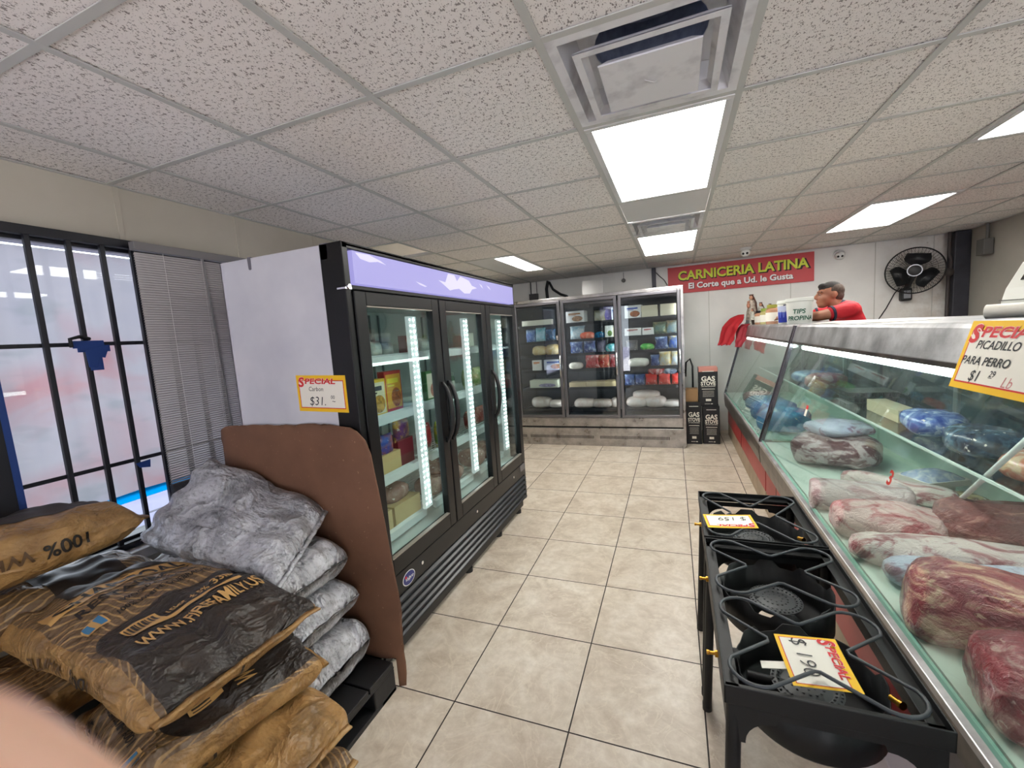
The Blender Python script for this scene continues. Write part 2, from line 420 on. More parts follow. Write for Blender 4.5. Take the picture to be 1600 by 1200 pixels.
# a blank tile left out beside the cooler: a dark gap in the ceiling
# air diffusers of stacked square cones
def vent(i, j, label):
    x, y = GX(j) + .305, GY(i) + .305
    t = thing('air_vent', label, 'vent', (x, y, CEIL), 'ceiling air vents')
    dirty = M('dusty white vent metal', srgb(226, 226, 230), .4, 0, (9, srgb(176, 174, 180), .5, .78))
    def cone(mb, hs, hb, zs, zb, th=.004):   # hs outer half size at zs (low), hb inner half size at zb (high)
        P = lambda h, z: [(x - h, y - h, z), (x + h, y - h, z), (x + h, y + h, z), (x - h, y + h, z)]
        a, b = P(hs, zs), P(hb, zb)
        for k in range(4):
            q = (k + 1) % 4; mb.quad(a[k], a[q], b[q], b[k])
            a2, b2 = P(hs, zs + th), P(hb, zb + th); mb.quad(b2[k], b2[q], a2[q], a2[k]); mb.quad(a2[k], a2[q], a[q], a[k])
    m = MB()
    for h0, h1, z in ((.296, .26, CEIL + .001),):
        m.box(x - h0, x + h0, y - h0, y - h1, z, z + .006); m.box(x - h0, x + h0, y + h1, y + h0, z, z + .006)
        m.box(x - h0, x - h1, y - h1, y + h1, z, z + .006); m.box(x + h1, x + h0, y - h1, y + h1, z, z + .006)
    cone(m, .262, .228, CEIL + .003, CEIL + .10)
    m.build('vent_frame', dirty, t)
    m = MB(); cone(m, .222, .185, CEIL - .016, CEIL + .012)
    m.box(x - .222, x + .222, y - .222, y - .198, CEIL - .017, CEIL - .013); m.box(x - .222, x + .222, y + .198, y + .222, CEIL - .017, CEIL - .013)
    m.box(x - .222, x - .198, y - .198, y + .198, CEIL - .017, CEIL - .013); m.box(x + .198, x + .222, y - .198, y + .198, CEIL - .017, CEIL - .013)
    m.build('outer_cone', dirty, t)
    m = MB(); m.box(x - .152, x + .152, y - .152, y + .152, CEIL - .032, CEIL - .028); cone(m, .154, .125, CEIL - .032, CEIL - .008)
    m.tube([(x - .02, y - .01, CEIL - .033), (x + .01, y + .005, CEIL - .04), (x + .02, y + .01, CEIL - .033)], .0015, 6)
    m.build('centre_plate', dirty, t, .002)
    m = MB(); m.lathe([(.185, .0), (.185, .17), (.0, .172)], (x, y, CEIL + .10), 32)
    m.build('duct', M('blue-grey duct lining', srgb(150, 160, 186), .6, 0, (30, srgb(120, 130, 156))), t, 0, 40)
    m = MB(); n = 32; P = []
    for k in range(n):
        a = 2 * math.pi * k / n; c_, s_ = math.cos(a), math.sin(a); q = .232 / max(abs(c_), abs(s_)); P += [(x + .183 * c_, y + .183 * s_, CEIL + .101), (x + q * c_, y + q * s_, CEIL + .101)]
    m.add(P, [(2 * k, 2 * k + 1, (2 * k + 3) % (2 * n), (2 * k + 2) % (2 * n)) for k in range(n)]); m.build('duct_collar', dirty, t)
    return t
vent(1, 1, 'large open square air vent in the ceiling nearest the camera')
vent(5, 1, 'small square air vent between the two lit panels above the aisle')

# ---------------- window in the left wall
FRAME = M('black window frame', srgb(20, 22, 32), .45)
GLASS = glass_mat('clear window glass', (.95, .97, .98, 1), .022)
mb = MB(); x0, x1 = XL - .1, XL - .03
mb.box(x0, x1 + .03, WY0, WY1, WZ1 - .05, WZ1 + .0); mb.box(x0, x1 + .03, WY0, WY1, WZ0, WZ0 + .05)
mb.box(x0, x1 + .03, WY0, WY0 + .06, WZ0, WZ1); mb.box(x0, x1 + .03, WY1 - .06, WY1, WZ0, WZ1)
mb.box(x0, x1 + .03, .745, .83, WZ0, WZ1)
win = struct(mb, 'window_1', FRAME, .004)
mb = MB(); mb.box(XL - .075, XL - .07, WY0 + .06, .745, WZ0 + .05, WZ1 - .05); mb.box(XL - .075, XL - .07, .83, WY1 - .06, WZ0 + .05, WZ1 - .05)
mb.build('window_pane', GLASS, win)
def film_mat():   # printed poster film seen from behind, daylight shining through it
    m, t, b = nt('poster film seen from behind'); t.nodes.remove(b)
    out = [n for n in t.nodes if n.type == 'OUTPUT_MATERIAL'][0]
    v = coords(t); n = noise_tex(t, coords(t, (1, .8, 1)), 2.6, 3, .5, .5); n2 = noise_tex(t, coords(t, (1, 7, .6)), 2, 3)
    n3 = noise_tex(t, coords(t, (1, 1, 2)), 4.5, 2)
    c = ramp(t, n, [(.3, srgb(206, 204, 210)), (.46, srgb(220, 216, 218)), (.58, srgb(221, 197, 199)), (.72, srgb(229, 158, 156))])
    c = mixc(t, ramp(t, n3, [(.55, (0, 0, 0)), (.7, (.5, .5, .5))]), c, srgb(168, 178, 178))
    c = mixc(t, mth(t, 'MULTIPLY', n2, .35), c, srgb(185, 180, 188))
    d = nd(t, 'ShaderNodeBsdfDiffuse'); tl = nd(t, 'ShaderNodeBsdfTranslucent'); mx = nd(t, 'ShaderNodeMixShader')
    t.links.new(c, d.inputs[0]); t.links.new(c, tl.inputs[0]); mx.inputs[0].default_value = .27
    t.links.new(d.outputs[0], mx.inputs[1]); t.links.new(tl.outputs[0], mx.inputs[2]); t.links.new(mx.outputs[0], out.inputs[0]); return m
FILM = film_mat()
CYAN, _t, _b = nt('see-through cyan tape'); _b.inputs['Base Color'].default_value = srgb(30, 190, 235); _b.inputs['Transmission Weight'].default_value = .0
_tl = nd(_t, 'ShaderNodeBsdfTranslucent'); _tl.inputs[0].default_value = srgb(40, 205, 245); _mx = nd(_t, 'ShaderNodeMixShader'); _mx.inputs[0].default_value = .75
_t.links.new(_b.outputs[0], _mx.inputs[1]); _t.links.new(_tl.outputs[0], _mx.inputs[2]); _t.links.new(_mx.outputs[0], [n for n in _t.nodes if n.type == 'OUTPUT_MATERIAL'][0].inputs[0])
def film(y0, y1, z0, z1, label, dz=0):
    m = MB(); n = 14; P = []
    for a in range(n + 1):
        for b in range(n + 1):
            y = y0 + (y1 - y0) * a / n; z = z0 + (z1 - z0 - dz * a / n) * b / n + dz * a / n
            P.append((XL - .082 - .004 * math.sin(a * 1.3 + b), y, z))
    q = [(i * (n + 1) + j, (i + 1) * (n + 1) + j, (i + 1) * (n + 1) + j + 1, i * (n + 1) + j + 1) for i in range(n) for j in range(n)]
    m.add(P, q); return tag(m.build('poster_film', FILM, None, 0, 180), label, 'window poster', 'posters outside the window')
film(.832, WY1 - .07, .895, WZ1 - .06, 'pale printed poster film covering the window right of the wide black post', .0)
film(WY0 + .07, .743, .75, WZ1 - .06, 'pale printed poster film covering the window left of the wide black post')
# iron security grille inside the window
g = thing('security_grille', 'black iron security bars across the window left of the blind', 'window bars', (XL + .03, .9, WZ0))
for y in (.40, .52, .64, .997, 1.129, 1.25, 1.372, 1.494, 1.616, 1.738, 1.86):
    m = MB(); m.box(XL + .022, XL + .042, y - .0095, y + .0095, WZ0 + .02, WZ1 - .02); m.build('vertical_bar', FRAME, g, .002)
for z, w in ((1.667, .009), (1.085, .009)):
    m = MB(); m.box(XL + .015, XL + .022, WY0, 2.0, z - w, z + w); m.build('horizontal_bar', FRAME, g, .001)
m = MB(); m.box(XL + .008, XL + .045, WY0, 2.4, WZ1 - .035, WZ1 + .005); m.box(XL + .008, XL + .045, WY0, 2.4, WZ0 + .005, WZ0 + .035)
m.box(XL + .005, XL + .05, .76, .825, WZ0, WZ1); m.build('grille_frame', FRAME, g, .003)
def tape(pts, label, col=BLUETAPE, name='tape', t=.002, grp=None):
    """crumpled strip of tape on a plane x = const: outline in (y, z)"""
    m = MB(); m.prism([(y, z) for x, y, z in pts], (pts[0][0], 0, 0), (0, 1, 0), (0, 0, 1), (t, 0, 0))
    return tag(m.build(name, col, None, .0006), label, 'tape', grp)
tp = thing('masking_tape', 'blue masking tape wrapped round a crossing of the window bars', 'tape', (XL + .05, 1.155, 1.58))
m = MB()
for (a, b, c, d) in ((1.075, 1.19, 1.648, 1.682), (1.09, 1.21, 1.63, 1.66), (1.125, 1.175, 1.545, 1.65)):
    m.box(XL + .046 + a * .002, XL + .05 + a * .002, a, b, c, d)
m.prism([(1.115, 1.64), (1.21, 1.66), (1.185, 1.60), (1.165, 1.605), (1.15, 1.555), (1.12, 1.56)], (XL + .05, 0, 0), (0, 1, 0), (0, 0, 1), (.004, 0, 0))
m.build('tape_wrap', BLUETAPE, tp, .002)
m = MB(); m.tube([(XL + .055, 1.07, 1.655), (XL + .065, 1.065, 1.69), (XL + .06, 1.10, 1.70), (XL + .05, 1.14, 1.69)], .008, 8); m.build('cable_loop', BLACKP, tp)
tape([(XL + .051, .823, .72), (XL + .051, .845, .72), (XL + .051, .842, 1.2), (XL + .051, .838, 1.62), (XL + .051, .826, 1.9), (XL + .051, .815, 1.9)], 'long blue masking tape strip down the wide black window post')
tape([(XL + .044, 1.235, 1.07), (XL + .044, 1.30, 1.075), (XL + .044, 1.295, 1.035), (XL + .044, 1.25, 1.045)], 'small blue tape scrap on a bar beside the blind\'s left edge')
tape([(XL - .068, 1.08, .86), (XL - .068, 1.6, .865), (XL - .068, 1.6, .905), (XL - .068, 1.3, .91), (XL - .068, 1.08, .9)], 'bright cyan tape strip along the poster\'s bottom edge', CYAN)
# venetian blind
def blind():
    t = thing('venetian_blind', 'grey slatted blind hanging half over the barred window', 'blind', (XL + .09, 1.8, .87))
    grey = M('grey blind slat', srgb(168, 164, 162), .5); m = MB()
    y0, y1, zt, zb = 1.345, 2.3, 2.10, .935; n = 96
    for k in range(n):
        z = zb + (zt - zb) * k / (n - 1)
        for s in (0, 1):
            pass
        a = .0056; P = []
        for q in range(4):
            u = -1 + 2 * q / 3; P.append((XL + .095 + .004 * u + 0, z + a * u, ))
        vs = []
        for (x, zz) in P: vs += [(x + .0015 * (1 - ((zz - z) / a) ** 2), y0, zz), (x + .0015 * (1 - ((zz - z) / a) ** 2), y1, zz)]
        m.add(vs, [(0, 1, 3, 2), (2, 3, 5, 4), (4, 5, 7, 6)])
    o = m.build('slats', grey, t, 0, 180)
    sm = o.modifiers.new('solid', 'SOLIDIFY'); sm.thickness = .0007
    m = MB(); m.box(XL + .075, XL + .115, y0 - .005, y1 + .005, 2.115, 2.155); m.build('head_rail', M('dull blind rail', srgb(120, 118, 120), .5), t, .002)
    m = MB()
    for k in range(14): m.box(XL + .082, XL + .108, y0 + .003 * (k % 2), y1, .868 + k * .0042, .8705 + k * .0042)
    m.box(XL + .08, XL + .11, y0, y1, .855, .868); m.build('bottom_rail', M('dark bottom rail', srgb(84, 82, 84), .5), t, .0006)
    for y in (1.47, 1.66, 1.85):
        m = MB(); m.cyl((XL + .104, y, .87), (XL + .104, y, 2.12), .0012, n=6); m.build('ladder_cord', M('blind cord', srgb(190, 188, 186), .7), t)
    m = MB(); m.cyl((XL + .118, 1.70, 1.02), (XL + .116, 1.66, 2.12), .004, n=8); m.build('tilt_wand', M('grey wand', srgb(120, 118, 120), .3), t)
blind()
mb = MB(); mb.box(XL - .2, XR + .15, YF - .1, YB + .15, CEIL + .37, 9); struct(mb, 'sun_blocker', WALLB)  # unseen tall block, added to keep the sun off the side lot
# outdoors: bright parking lot
mb = MB(); mb.box(-40, XL - .2, -30, 40, -.25, -.12); struct(mb, 'pavement', M('sunlit concrete lot', srgb(112, 112, 134), .8, 0, (1.2, srgb(128, 127, 150))))
mb = MB(); mb.box(XL - .2, 40, -30, YF - .13, -.25, -.12); struct(mb, 'bounce_ground', M('pale sidewalk concrete', srgb(178, 177, 186), .8))  # unseen pale ground, added to bounce sunlight up to the ceiling
mb = MB(); mb.box(-4.9, -4.8, -6, 9, -.12, -.02); struct(mb, 'kerb', M('concrete kerb', srgb(150, 148, 150), .8))
for n_, (xx, ya, yb) in enumerate(((-4.3, .6, 2.0), (-5.6, .5, 4), (-7.2, 0, 6))):
    mb = MB(); mb.box(xx - .03, xx + .03, ya, yb, -.1199, -.118); struct(mb, 'pavement_marking', M('dark lot line', srgb(70, 70, 80), .8))
# ================================================================== BACK WALL THINGS
def V(*a): return Vector(a)
PINK = M('red sign board', srgb(196, 62, 66), .5)
def shop_sign():
    t = thing('shop_sign', 'long red sign board with yellow and white lettering high on the back wall', 'sign', (.81, YB - .02, 2.03))
    x0, x1, z0, z1 = -.09, 1.71, 2.027, 2.405; y = YB - .022
    m = MB(); m.box(x0, x1, y, YB - .001, z0, z1)
    m.build('board', PINK, t, .002)
    m = MB(); u, v = (1, 0, 0), (0, 0, 1); c = .81
    for o, mi, b in ((.0015, 1, .05), (.003, 0, 0.03)):
        d = .012 if mi else 0
        m.text('CARNICERIA LATINA', (.85 + d, y, 2.215 - d), u, v, .175, mi, 'CENTER', b, 0, o, 1.60 + (.03 if mi else 0))
    m.build('lettering', [M('lime yellow letters', srgb(214, 222, 60), .5), M('dark letter shadow', srgb(45, 20, 20), .6)], t)
    m = MB()
    for o, mi, b in ((.0015, 1, .045), (.003, 0, .03)):
        d = .006 if mi else 0
        m.text('El Corte que a Ud. le Gusta', (.83 + d, y, 2.085 - d), u, v, .11, mi, 'CENTER', b, 0, o, 1.29)
    m.build('small_lettering', [M('white letters', srgb(240, 236, 236), .5), M('dark letter shadow', srgb(45, 20, 20), .6)], t)
shop_sign()
def dome_camera(c, ax, label):
    c = V(*c); ax = V(*ax).normalized()
    t = thing('security_camera', label, 'camera', c, 'white dome cameras')
    m = MB(); m.lathe([(0, 0), (.062, 0), (.062, .018), (.055, .03)], c, 28, 0, ax); m.build('camera_base', WHITEP, t, 0, 40)
    m = MB(); b = c + ax * .045 + V(0, -.004, -.012); m.ball(b, .05, 24, 14); m.build('camera_ball', WHITEP, t, 0, 180)
    m = MB()
    f = (V(-.25, -1, -.35)).normalized(); r = f.cross(V(0, 0, 1)).normalized()
    for s in (-1, 1):
        q = b + f * .043 + r * .02 * s; m.ball(q, .0135, 14, 8)
    m.build('camera_lens', BLACKP, t, 0, 180)
dome_camera((.80, 5.9, CEIL), (0, 0, -1), 'white dome camera hanging from the ceiling in front of the red sign')
dome_camera((1.98, YB, 2.33), (0, -1, -.15), 'white dome camera on the back wall between red sign and fan')
m = MB(); m.lathe([(0, 0), (.03, 0), (.03, .02), (.018, .03), (.018, .045), (0, .045)], (-.72, YB, 2.30), 20, 0, (0, -1, 0))
m.cyl((-.72, YB - .004, 2.33), (-.72, YB - .004, 2.42), .004, n=6)
tag(m.build('wall_sensor', M('grey sensor plastic', srgb(110, 108, 106), .5), None, 0, 40), 'small round grey sensor on the back wall above the steel freezer', 'sensor')
m = MB(); m.box(-.31, -.255, YB - .05, YB - .003, 1.2, CEIL); tag(m.build('conduit', M('dark conduit', srgb(52, 52, 64), .5), None, .004), 'dark square conduit running up the back wall beside the red sign', 'conduit')
m = MB(); m.tube([(-.25, YB - .02, 2.36), (-.2, YB - .02, 2.30), (-.14, YB - .02, 2.24), (-.1, YB - .02, 2.16)], .006, 8)
tag(m.build('wall_cable', BLACKP, None, 0, 180), 'thin black cable leaving the dark conduit beside the red sign', 'cable')
m = MB(); m.tube([(-1.9, YB - .03, 2.42), (-1.93, YB - .04, 2.3), (-1.92, YB - .04, 2.1), (-1.9, YB - .04, 1.9)], .025, 10)
m.tube([(-1.88, YB - .04, 2.40), (-1.82, YB - .05, 2.28), (-1.70, YB - .05, 2.19), (-1.6, YB - .05, 2.15), (-1.5, YB - .05, 2.0)], .02, 10)
tag(m.build('refrigeration_hose', M('black hose insulation', srgb(40, 40, 42), .8), None, 0, 180), 'black insulated hoses on the back wall above the steel freezer\'s left door', 'hose')
m = MB(); m.box(-2.22, -2.08, YB - .07, YB - .003, 2.12, 2.24); m.tube([(-2.2, YB - .02, 2.24), (-2.2, YB - .02, CEIL)], .01); m.tube([(-2.1, YB - .02, 2.24), (-2.1, YB - .02, CEIL)], .006)
tag(m.build('junction_box', M('dark electrical box', srgb(72, 70, 72), .6), None, .003), 'dark electrical box on the back wall above the freezer\'s left end', 'electrical box')
m = MB(); m.box(-1.36, -1.04, YB - .006, YB - .002, 2.10, 2.36); tag(m.build('access_plate', M('shiny metal plate', srgb(200, 198, 196), .3, .7), None, .002), 'shiny blank metal plate on the back wall behind the steel freezer', 'plate')
# dark pipe column in the far right corner and box on the side wall
t = thing('pipe_chase', 'dark vertical pipes in the far right corner beside the fan', 'pipes', (3.13, 6.7, 0))
m = MB(); m.box(3.05, 3.2, 6.62, YB - .002, 0, CEIL); m.build('chase_cover', M('dark pipe cover', srgb(48, 48, 56), .6, 0, (6, srgb(30, 30, 36))), t, .01)
m = MB(); m.tube([(3.02, 6.66, .9), (3.02, 6.66, 1.95), (3.04, 6.66, 2.0), (3.04, 6.66, 2.12), (3.02, 6.66, 2.17), (3.02, 6.66, CEIL)], .018, 10); m.ball((3.02, 6.64, 1.97), (.045, .04, .05)); m.build('pipe', M('rusty dark pipe', srgb(60, 52, 50), .6), t, 0, 60)
m = MB(); m.box(3.11, 3.19, 6.23, 6.36, 2.1, 2.27); m.cyl((3.17, 6.3, 2.27), (3.17, 6.3, CEIL), .016, n=10)
tag(m.build('switch_box', M('grey switch box', srgb(92, 90, 86), .5), None, .004), 'small grey electrical switch box high on the right side wall', 'electrical box')
# wall fan
def wall_fan():
    c = V(2.66, 6.55, 2.02); ax = V(-.38, -1, -.02).normalized()
    t = thing('wall_fan', 'black wall fan with three blades and wire cage above the meat counter', 'fan', (2.64, YB, 1.72))
    u = ax.cross(V(0, 0, 1)).normalized(); w = u.cross(ax).normalized(); R = .265
    m = MB()
    def ring(r, d, th): m.tube([c + ax * d + (u * math.cos(a) + w * math.sin(a)) * r for a in [2 * math.pi * k / 40 for k in range(40)]], th, 6, True)
    ring(R, 0, .008); ring(R * .985, .012, .004)
    for k in range(84):
        a = 2 * math.pi * k / 84; a2 = a + .35; P = []
        for q, (r, d) in enumerate(((.075, .05), (.15, .055), (.22, .04), (R, .0))):
            aa = a + .35 * q / 3; P.append(c + ax * d + (u * math.cos(aa) + w * math.sin(aa)) * r)
        m.tube(P, .0015, 4, caps=False)
    ring(.15, .055, .0015); ring(.2, .048, .0015)
    m.build('front_cage', BLACKP, t)
    m = MB()
    for k in range(72):
        a = 2 * math.pi * k / 48
        m.tube([c + ax * d + (u * math.cos(a) + w * math.sin(a)) * r for r, d in ((.07, -.07), (.2, -.06), (R, 0))], .0018, 4, caps=False)
    m.build('rear_cage', BLACKP, t)
    for k in range(3):
        m = MB(); a0 = math.radians(100 + 120 * k); P = []
        n = 10
        top = []; bot = []
        for i in range(n + 1):
            r = .05 + .175 * i / n; wd = .6 + .75 * math.sin(min(1, i / n * 1.05) * math.pi * .8)
            for lst, s in ((top, 1), (bot, -1)):
                aa = a0 + s * wd * .62 * (1 - .25 * (i / n) ** 3); tw = .016 * s
                lst.append(c + ax * (.005 + tw) + (u * math.cos(aa) + w * math.sin(aa)) * r)
        vs = top + bot; m.add(vs, [(i, i + 1, n + 2 + i, n + 1 + i) for i in range(n)])
        o = m.build('fan_blade', M('fan blade', srgb(24, 26, 30), .35), t, 0, 180); sm = o.modifiers.new('solid', 'SOLIDIFY'); sm.thickness = .004
    m = MB(); m.lathe([(0, .074), (.055, .074), (.06, .07), (.06, .05), (.05, -.01), (.05, -.02)], c, 28, 0, ax)
    m.build('hub', BLACKP, t, 0, 40)
    m = MB(); m.lathe([(.060, .0755), (.068, .0755), (.070, .07), (.070, .05), (.060, .05), (.060, .0755)], c, 32, 0, ax); m.build('hub_ring', M('silver hub ring', srgb(170, 170, 176), .3, .6), t, 0, 40)
    m = MB(); m.lathe([(0, -.02), (.06, -.02), (.07, -.06), (.065, -.13), (0, -.14)], c, 24, 0, ax); m.build('motor_housing', BLACKP, t, 0, 40)
    m = MB(); b = V(2.655, YB - .01, 1.74); m.box(b.x - .055, b.x + .055, YB - .09, YB - .001, 1.675, 1.83); m.cyl((b.x, YB - .06, 1.82), tuple(c - ax * .09 + V(0, 0, -.03)), .03, .028)
    m.build('wall_bracket', BLACKP, t, .02)
    m = MB(); m.box(b.x - .034, b.x + .034, YB - .094, YB - .0905, 1.705, 1.80); m.build('control_panel', M('grey button panel', srgb(150, 152, 160), .5), t, .012)
    m = MB(); m.tube([(2.6, YB - .03, 1.84), (2.56, YB - .012, 1.78), (2.48, YB - .01, 1.6), (2.40, YB - .012, 1.46), (2.36, YB - .02, 1.2), (2.36, YB - .015, .8)], .006, 8); m.build('power_cord', BLACKP, t)
wall_fan()

# ================================================================== PRICE SIGNS
def price_sign(o, u, v, w, h, lines, label, name='price_sign', curl=0, top=.24, cut=False):
    """card at centre o, reading direction u, up v; lines = (text, x share, y share, size share, material index, bold, shear)"""
    o, u, v = V(*o), V(*u).normalized(), V(*v).normalized(); n = u.cross(v).normalized()
    t = thing(name, label, 'price sign', o)
    m = MB(); k = 8
    P = lambda x, y, d: o + u * x + v * y + n * (d + curl * (x / w) ** 2)
    def sheet(x0, x1, y0, y1, d, mi):
        vs = []
        for i in range(k + 1):
            x = x0 + (x1 - x0) * i / k; vs += [P(x, y0, d), P(x, y1, d)]
        m.add(vs, [(2 * i, 2 * i + 2, 2 * i + 3, 2 * i + 1) for i in range(k)], mi)
    a, b = w / 2, h / 2
    m.prism([(-a, -b), (a, -b), (a, b), (-a, b)], o - n * .0012, u, v, n * .0008, 1) if not curl else None
    sheet(-a, a, -b, b, 0, 1)
    e = w * .045
    sheet(-a + e, a - e, -b + e * 1.2, b - h * top * .55, .0004, 2)
    sheet(-a + e * 1.3, a - e * 1.3, -b + e * 1.5, b - h * top * .55 - e * .3, .0007, 0)
    m.build('card', [PAPER, YEL, REDP], t)
    m = MB()
    def put(txt, x, y, s, mi, bold, shear, off, width=None): m.text(txt, P(x * w, y * h, 0), u, v, s * h, mi, 'LEFT', bold, shear, off, width)
    yb = .5 - top
    for off, mi, bo in ((.0011, 1, .06), (.0014, 0, .035)):
        put('S', -.46, yb - .07, .36, mi, bo, .15, off, w * .13); put('PECIAL', -.32, yb + .01, .205, mi, bo * .8, .15, off + .0001, w * .62)
    m.box(0, 0, 0, 0, 0, 0) if False else None
    m.build('printed_heading', [REDP, M('pale pink outline', srgb(250, 215, 215), .6)], t)
    for (txt, x, y, s, mi, bo, sh) in lines:
        m = MB(); put(txt, x, y, s, 0, bo, sh, .0012); m.build('lettering', M('red pencil', srgb(200, 120, 120), .7) if mi else INK, t)
    return t

# ================================================================== PACKAGED GOODS
def goods_mat(a, b, sc=14, rough=.35, plastic=True):
    key = 'print %s %s %s %s' % (a, b, sc, rough)
    if key in _mats: return _mats[key]
    m, t, bs = nt(key); v = coords(t)
    n = noise_tex(t, v, sc, 4, .6, .6); n2 = noise_tex(t, v, sc * 2.6, 3)
    c = ramp(t, n, [(.40, srgb(*a)), (.54, srgb(*[int(p * .5 + q * .5) for p, q in zip(a, b)])), (.62, srgb(*b)), (.7, srgb(*[min(255, int(q * .5 + 120)) for q in a]))])
    c = mixc(t, ramp(t, n2, [(.66, (0, 0, 0)), (.69, (1, 1, 1))]), c, srgb(232, 228, 220))
    t.links.new(c, bs.inputs['Base Color']); bs.inputs['Roughness'].default_value = rough
    if plastic: bump(t, bs, noise_tex(t, v, 55, 3), .35, .006)
    _mats[key] = m; return m
def place(mb_, name, mats, pos, rot, smooth=None, bevel=0, tilt=0):
    o = mb_.build(name, mats, None, bevel, smooth, 2, True)
    o.matrix_world = Matrix.Translation(pos) @ Matrix.Rotation(rot, 4, 'Z') @ Matrix.Rotation(tilt, 4, 'X')
    return o
# goods are modelled facing -Y, base centre at the origin
def g_box(w, d, h, body, panel=None, pic=None, title=None):
    m = MB(); m.box(-w / 2, w / 2, -d / 2, d / 2, 0, h)
    mats = [M('carton %s' % (body,), srgb(*body), .5)]; y = -d / 2 - .0006
    def q(x0, x1, z0, z1, mi, o=0): m.quad((x0, y - o, z0), (x1, y - o, z0), (x1, y - o, z1), (x0, y - o, z1), mi)
    if panel: mats.append(M('carton %s' % (panel,), srgb(*panel), .5)); q(-w * .44, w * .44, h * .08, h * .92, len(mats) - 1)
    if pic:
        mats.append(goods_mat(pic, tuple(int(c * .6) for c in pic), 30, .5, False)); k = len(mats) - 1
        m.add([(w * (.12 + .3 * math.cos(a)), y - .0006, h * (.34 + .24 * math.sin(a))) for a in [2 * math.pi * i / 16 for i in range(16)]], [tuple(range(16))], k)
    if title:
        mats.append(M('carton %s' % (title,), srgb(*title), .5)); k = len(mats) - 1
        q(-w * .36, w * .3, h * .7, h * .82, k, .0006); q(-w * .36, w * .05, h * .62, h * .66, k, .0006)
    return m, mats, .0015, None
def g_bag(w, d, h, a, b, sc=14):
    """filled pillow bag standing up, crimped at both ends"""
    m = MB(); n, k = 12, 12; sd = random.random() * 50; vs = []; fs = []
    for i in range(n + 1):
        t_ = i / n; z = h * t_
        th = d / 2 * max(.04, (1 - abs(2 * t_ - 1) ** 3.2)); wd = w / 2 * (1 - .1 * math.sin(math.pi * t_))
        for j in range(2 * k):
            an = math.pi * 2 * j / (2 * k); x = wd * math.copysign(abs(math.cos(an)) ** .75, math.cos(an)); y = th * math.copysign(abs(math.sin(an)) ** .8, math.sin(an))
            q = noise.noise(V(x * 20 + sd, y * 15, z * 20)) * .012 * (w / .2)
            vs.append((x + q, y + q * .8 * math.sin(math.pi * t_), z + q * .3))
    for i in range(n):
        for j in range(2 * k): fs.append((i * 2 * k + j, i * 2 * k + (j + 1) % (2 * k), (i + 1) * 2 * k + (j + 1) % (2 * k), (i + 1) * 2 * k + j))
    fs.append(tuple(range(2 * k))[::-1]); fs.append(tuple(range(n * 2 * k, (n + 1) * 2 * k)))
    lo = min(v[2] for v in vs); vs = [(x, y, z - lo) for x, y, z in vs]
    m.add(vs, fs); return m, [goods_mat(a, b, sc)], 0, 180
def g_lump(w, d, h, a, b, sc=16, wr=.5):
    """irregular wrapped lump lying down"""
    m = MB(); n, k = 24, 14; sd = random.random() * 90; vs = []
    for i in range(k + 1):
        th = math.pi * i / k
        for j in range(n):
            an = 2 * math.pi * j / n
            e = lambda c, p: math.copysign(abs(c) ** p, c)
            p = V(w / 2 * abs(math.sin(th)) ** .7 * e(math.cos(an), .8), d / 2 * abs(math.sin(th)) ** .7 * e(math.sin(an), .8), h / 2 * e(math.cos(th), .75))
            q = 1 + .22 * wr * noise.noise(V(p.x * 9 + sd, p.y * 9, p.z * 9)) + .10 * wr * noise.noise(V(p.x * 26, p.y * 26 + sd, p.z * 26))
            p *= q; vs.append((p.x, p.y, max(p.z, -h * .42) + h * .42))
    m.add(vs, [(i * n + j, (i + 1) * n + j, (i + 1) * n + (j + 1) % n, i * n + (j + 1) % n) for i in range(k) for j in range(n)])
    return m, [goods_mat(a, b, sc, .25)], 0, 180
def g_tray(w, d, h, a, b):
    m = MB(); m.box(-w / 2, w / 2, -d / 2, d / 2, 0, h * .45, 0)
    n = 8; vs = []
    for i in range(n + 1):
        for j in range(n + 1):
            x, y = -w * .47 + w * .94 * i / n, -d * .47 + d * .94 * j / n
            e = (1 - abs(2 * i / n - 1) ** 3) * (1 - abs(2 * j / n - 1) ** 3)
            vs.append((x, y, h * .44 + h * .56 * e))
    m.add(vs, [(i * (n + 1) + j, (i + 1) * (n + 1) + j, (i + 1) * (n + 1) + j + 1, i * (n + 1) + j + 1) for i in range(n) for j in range(n)], 1)
    return m, [M('foam tray', srgb(225, 220, 212), .6), goods_mat(a, b, 22, .2)], 0, 40
def g_jar(r, h, body, lidc):
    m = MB(); m.lathe([(0, 0), (r * .95, 0), (r, .01), (r, h * .75), (r * .8, h * .82), (r * .8, h * .84)], (0, 0, 0), 20, 0)
    m.lathe([(r * 1.005, h * .15), (r * 1.01, h * .6)], (0, 0, 0), 20, 1)
    m.lathe([(r * .86, h * .83), (r * .86, h), (0, h)], (0, 0, 0), 20, 2)
    return m, [M('jar content %s' % (body,), srgb(*body), .15, coat=.6), PAPER, M('lid %s' % (lidc,), srgb(*lidc), .35, .2)], 0, 40
